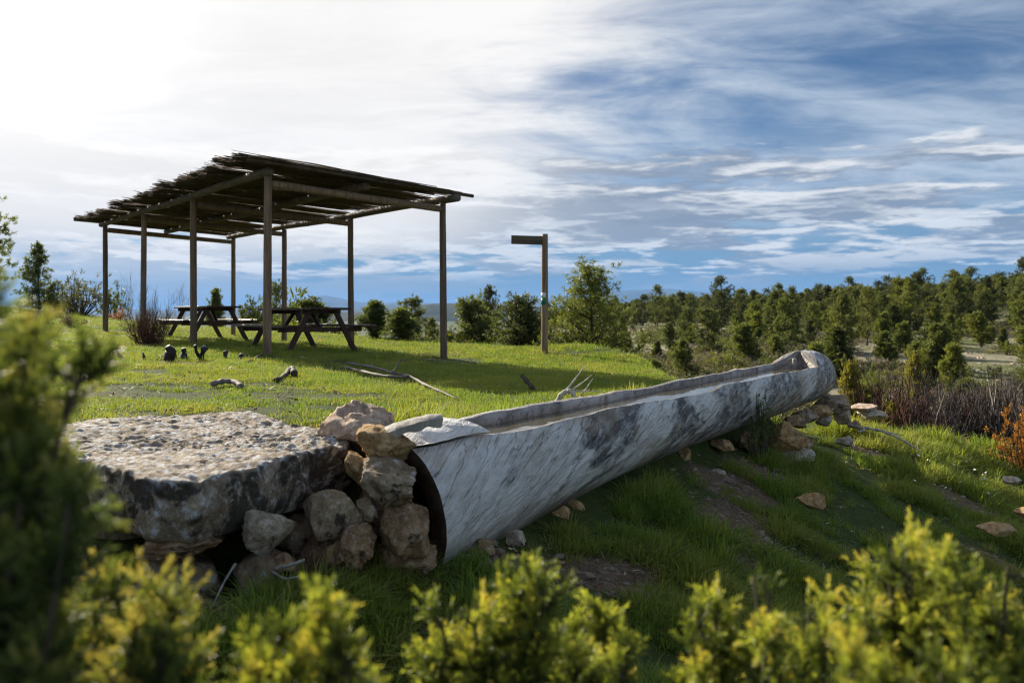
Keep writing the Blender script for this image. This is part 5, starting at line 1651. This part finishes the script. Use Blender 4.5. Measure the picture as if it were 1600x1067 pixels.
# charred remains of a fire
def charred():
    m, t, out = newmat('charred_wood')
    P = t.node('ShaderNodeTexCoord').outputs['Object']
    n = t.noise(P, 16, 6, .7); geo = t.node('ShaderNodeNewGeometry'); nz = t.sep(geo.outputs['Normal'])[2]
    col = t.ramp(n, [(.35, (.008, .007, .007)), (.7, (.04, .036, .034))])
    col = t.mix(t.math('MULTIPLY', t.sstep(nz, .6, .95), t.sstep(n, .4, .55)), col, (.42, .40, .38))
    principled(t, out, col, .7, .4, t.voronoi(P, 30), .6, .01)
    specs = [('charred log end standing left in the old fire', [(262, 563), (268, 548), (262, 541)], .075), ('charred log with ashen top in the middle of the old fire', [(284, 562), (288, 552), (287, 544)], .07),
             ('forked charred stump at the right of the old fire', [(312, 564), (316, 552), (320, 544)], .06), ('charred stick lying along the old fire', [(236, 560), (255, 556), (275, 556)], .03),
             ('small charred peg right of the old fire', [(352, 562), (352, 555), (353, 549)], .04), ('smallest charred lump next to the front post', [(374, 563), (377, 557), (379, 553)], .05), ('bent charred stick left of the old fire', [(196, 562), (186, 555), (182, 546)], .03),
             ('thin charred stub left of the ashen logs', [(226, 563), (225, 557), (223, 551)], .025)]
    for i, (lb_, pts, rad) in enumerate(specs):
        g = G(pts[0][0], pts[0][1] + 1, -.02); Yb = g[1]
        dz = g[2] - GY(pts[0][0], pts[0][1], Yb)[2]
        r = random.Random(i)
        P = [np.array(GY(px, py, Yb + r.uniform(-.05, .05))) + np.array((0, 0, dz if k == 0 else 0)) for k, (px, py) in enumerate(pts)]
        s = np.linspace(0, 2, 11); P = np.stack([np.interp(s, range(3), np.array(P)[:, k]) for k in range(3)], 1)
        rad *= .62; mb = MB(); mb.tube(P, rad * (1 + .25 * np.sin(s * 2.3 + i)), 12, jitter=.5, seed=i)
        if 'forked' in lb_:
            mb.tube([P[2], P[5] + np.array((-.07, 0, .02)), P[8] + np.array((-.10, 0, .06))], [rad * .6, rad * .5, rad * .5], 9, jitter=.3)
        link('charred_log', mb.mesh('charred_log', m, off=P[0]), None, lb_, 'charred log', 'charred logs of the old fire', loc=tuple(P[0]))


charred()


# daisies on the right slope: a scatter nobody could count
def daisies():
    r = np.random.default_rng(3)
    m, t, out = newmat('white_petals'); principled(t, out, (.8, .8, .78), .6, .3)
    V = []; T = []
    n = 9
    V = [(0, 0, .1)] + [(.5 * math.cos(q * 2 * PI / n) * (1 if q % 1 == 0 else .6), .5 * math.sin(q * 2 * PI / n), .06) for q in range(n)]
    T = [(0, 1 + q, 1 + (q + 1) % n) for q in range(n)]
    pr = [mkmesh('daisy_kind', V, None, T, False, None, [m])]
    P = []
    for cx, cy, nn, sp in ((1545, 760, 14, 18), (1450, 725, 10, 16), (1500, 740, 10, 30), (1480, 775, 8, 25)):
        for _ in range(nn):
            g = G(cx + r.normal() * sp, cy + r.normal() * 8, .09 + r.uniform(0, .04)); P.append(g)
    k = len(P); s = r.uniform(.018, .032, k)
    gn_scatter('daisies', np.array(P), np.stack([r.normal(size=k) * .5 + .5, r.normal(size=k) * .4, r.uniform(0, 6, k)], 1), np.stack([s, s, s], 1), np.zeros(k, int), pr, 'tiny white daisies sprinkled in the right slope')


daisies()

# ------------------------------------------------------------------ foreground junipers
def juniper_bush(label, base, tips, seed, nsub=14, mat='juniper', sub_len=0.16, yellow=0.0, rad=.009):
    """prickly juniper: limbs run from the base to the given tips; sprigs of short needles clothe their upper part"""
    r = np.random.default_rng(seed)
    base = np.array(base, float)
    wood = MB(); Ps, Ds, Ls, Ts = [], [], [], []
    def sprig(p, d, L, tb):
        nn = int(66 * L / .05)
        t_ = r.uniform(0, 1, nn)
        c = p + d * (t_[:, None] * L)
        az = unit(r.normal(size=(nn, 3))); az = unit(az - (az @ d)[:, None] * d)
        dn = unit(az * (0.95 - .45 * t_[:, None]) + d * (.55 + .5 * t_[:, None]))
        Ps.append(c); Ds.append(dn); Ls.append(r.uniform(.0065, .0125, nn))
        Ts.append(np.clip(tb + .55 * (t_ - .35) + r.normal(size=nn) * .08, 0, 1))
    for tip in tips:
        tip, wgt = np.array(tip[:3], float), (tip[3] if len(tip) > 3 else 1.0)
        b0 = base + np.array((r.normal() * .04, r.normal() * .04, 0))
        mid = (b0 + tip) / 2 + np.array((r.normal() * .04, r.normal() * .04, -.06))
        s = np.linspace(0, 1, 14)[:, None]
        C = (1 - s) ** 2 * b0 + 2 * s * (1 - s) * mid + s * s * tip
        C[1:-1] += r.normal(size=(12, 3)) * .008
        wood.tube(C, np.linspace(rad, .002, 14), 5, cap=False)
        for k in range(int(nsub * wgt)):
            f = r.uniform(.34, 1.0) ** .8; kk = f * 13; i0 = min(int(kk), 12)
            p = C[i0] + (C[i0 + 1] - C[i0]) * (kk - i0)
            ax = unit(C[i0 + 1] - C[i0])
            d = unit(ax * .75 + r.normal(size=3) * .55 + np.array((0, 0, .45)))
            L = sub_len * .85 * r.uniform(.4, 1.0) * (1.25 - .75 * f)
            B = [p]
            for q in range(4):
                d = unit(d + r.normal(size=3) * .18 + np.array((0, 0, .10))); B.append(B[-1] + d * L / 4)
            B = np.array(B)
            wood.tube(B, np.linspace(.0028, .0010, 5), 4, cap=False)
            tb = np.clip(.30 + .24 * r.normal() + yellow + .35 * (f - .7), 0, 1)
            for q in range(4):
                for _ in range(3):
                    dd = unit(B[q + 1] - B[q] + r.normal(size=3) * .55 * L / 4)
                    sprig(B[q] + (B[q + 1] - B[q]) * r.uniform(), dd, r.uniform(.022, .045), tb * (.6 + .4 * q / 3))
            sprig(B[-1], unit(B[-1] - B[-2]), .03, min(1, tb + .2))
    P = np.vstack(Ps); Dn = np.vstack(Ds)
    V, Q, A = blades(P, Dn, np.concatenate(Ls), .0018 * r.uniform(.8, 1.2, len(P)), r, np.concatenate(Ts))
    root = empty('juniper_bush', base, label, 'juniper bush', 'junipers in front')
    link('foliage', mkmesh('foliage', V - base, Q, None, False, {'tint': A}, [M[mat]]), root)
    link('stems', wood.mesh('stems', M['bark'], off=base), root)
    return len(V) // 2


ntri = 0
NEAR = 0.80
def tips(lst, Y, jit=.06, seed=0, dz=40.0, dx=0.0):
    r = random.Random(seed)
    return [tuple(W(px + dx, py + dz, (Y + r.uniform(-jit, jit)) * NEAR)) + (w,) for px, py, w in lst]


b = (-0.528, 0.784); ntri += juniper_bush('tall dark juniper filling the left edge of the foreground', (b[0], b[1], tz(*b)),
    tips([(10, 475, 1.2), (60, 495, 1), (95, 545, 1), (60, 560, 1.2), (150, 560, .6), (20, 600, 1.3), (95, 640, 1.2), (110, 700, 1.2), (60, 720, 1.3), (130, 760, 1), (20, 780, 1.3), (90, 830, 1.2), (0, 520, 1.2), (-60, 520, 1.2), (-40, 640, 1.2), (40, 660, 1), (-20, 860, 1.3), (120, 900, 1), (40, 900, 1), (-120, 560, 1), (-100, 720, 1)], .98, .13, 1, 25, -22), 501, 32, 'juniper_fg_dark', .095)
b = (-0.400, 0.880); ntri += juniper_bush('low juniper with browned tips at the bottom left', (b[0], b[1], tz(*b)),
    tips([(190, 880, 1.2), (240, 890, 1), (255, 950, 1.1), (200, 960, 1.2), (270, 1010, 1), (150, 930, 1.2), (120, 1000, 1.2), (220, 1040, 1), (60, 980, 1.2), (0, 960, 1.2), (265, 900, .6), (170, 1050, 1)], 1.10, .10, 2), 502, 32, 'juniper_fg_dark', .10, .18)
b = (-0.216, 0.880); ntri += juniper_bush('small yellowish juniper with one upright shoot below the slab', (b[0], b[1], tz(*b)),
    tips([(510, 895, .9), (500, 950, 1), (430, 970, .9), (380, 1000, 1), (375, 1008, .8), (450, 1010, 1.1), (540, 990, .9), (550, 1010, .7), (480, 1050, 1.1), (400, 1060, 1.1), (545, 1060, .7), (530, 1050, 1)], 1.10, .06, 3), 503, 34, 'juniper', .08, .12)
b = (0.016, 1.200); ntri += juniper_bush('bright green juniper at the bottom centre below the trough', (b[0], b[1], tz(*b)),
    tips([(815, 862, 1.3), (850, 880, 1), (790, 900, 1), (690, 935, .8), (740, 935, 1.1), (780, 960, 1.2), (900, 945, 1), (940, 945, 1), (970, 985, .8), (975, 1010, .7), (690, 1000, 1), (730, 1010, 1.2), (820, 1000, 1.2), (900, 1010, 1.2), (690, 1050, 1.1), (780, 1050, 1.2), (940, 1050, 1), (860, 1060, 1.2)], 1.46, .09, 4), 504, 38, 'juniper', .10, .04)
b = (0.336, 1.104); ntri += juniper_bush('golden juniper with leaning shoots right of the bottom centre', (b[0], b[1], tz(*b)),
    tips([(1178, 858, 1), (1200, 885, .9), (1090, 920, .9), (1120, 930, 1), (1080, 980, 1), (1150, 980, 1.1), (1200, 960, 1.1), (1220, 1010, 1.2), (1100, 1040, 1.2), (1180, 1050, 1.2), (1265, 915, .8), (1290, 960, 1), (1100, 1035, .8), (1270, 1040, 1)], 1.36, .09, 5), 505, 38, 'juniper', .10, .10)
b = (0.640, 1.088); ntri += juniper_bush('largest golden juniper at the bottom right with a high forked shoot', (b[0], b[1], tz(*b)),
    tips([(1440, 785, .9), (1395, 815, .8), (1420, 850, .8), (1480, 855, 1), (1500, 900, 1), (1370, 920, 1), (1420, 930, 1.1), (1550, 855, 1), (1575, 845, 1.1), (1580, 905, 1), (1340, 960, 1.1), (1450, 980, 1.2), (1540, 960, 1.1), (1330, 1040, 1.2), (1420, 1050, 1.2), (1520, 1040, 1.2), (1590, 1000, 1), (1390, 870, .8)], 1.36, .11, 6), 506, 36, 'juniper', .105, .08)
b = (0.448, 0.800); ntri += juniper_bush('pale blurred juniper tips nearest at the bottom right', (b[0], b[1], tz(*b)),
    tips([(1330, 1010, .9), (1400, 1000, .9), (1470, 1010, .9), (1380, 1050, 1), (1500, 1060, 1), (1440, 1050, 1)], .98, .05, 7), 507, 30, 'juniper', .07, .14)
print('foreground juniper tris', ntri)

# ------------------------------------------------------------------ air
def build_haze():
    m = bpy.data.materials.new('hazy_air'); m.use_nodes = True
    t = NT(m.node_tree); out = t.node('ShaderNodeOutputMaterial')
    v = t.node('ShaderNodeVolumePrincipled')
    v.inputs['Color'].default_value = (0.26, 0.52, 1.0, 1); v.inputs['Density'].default_value = 6.0e-5; v.inputs['Anisotropy'].default_value = 0.0
    t.l.new(v.outputs[0], out.inputs['Volume'])
    mb = MB(); x = 41000.0
    mb.box((0, 0, (480 - 200) / 2), (2 * x, 2 * x, 680))
    me = mb.mesh('haze', m, False)
    link('haze', me, None, 'thin blue haze over the far mountains', None, kind='stuff')


build_haze()
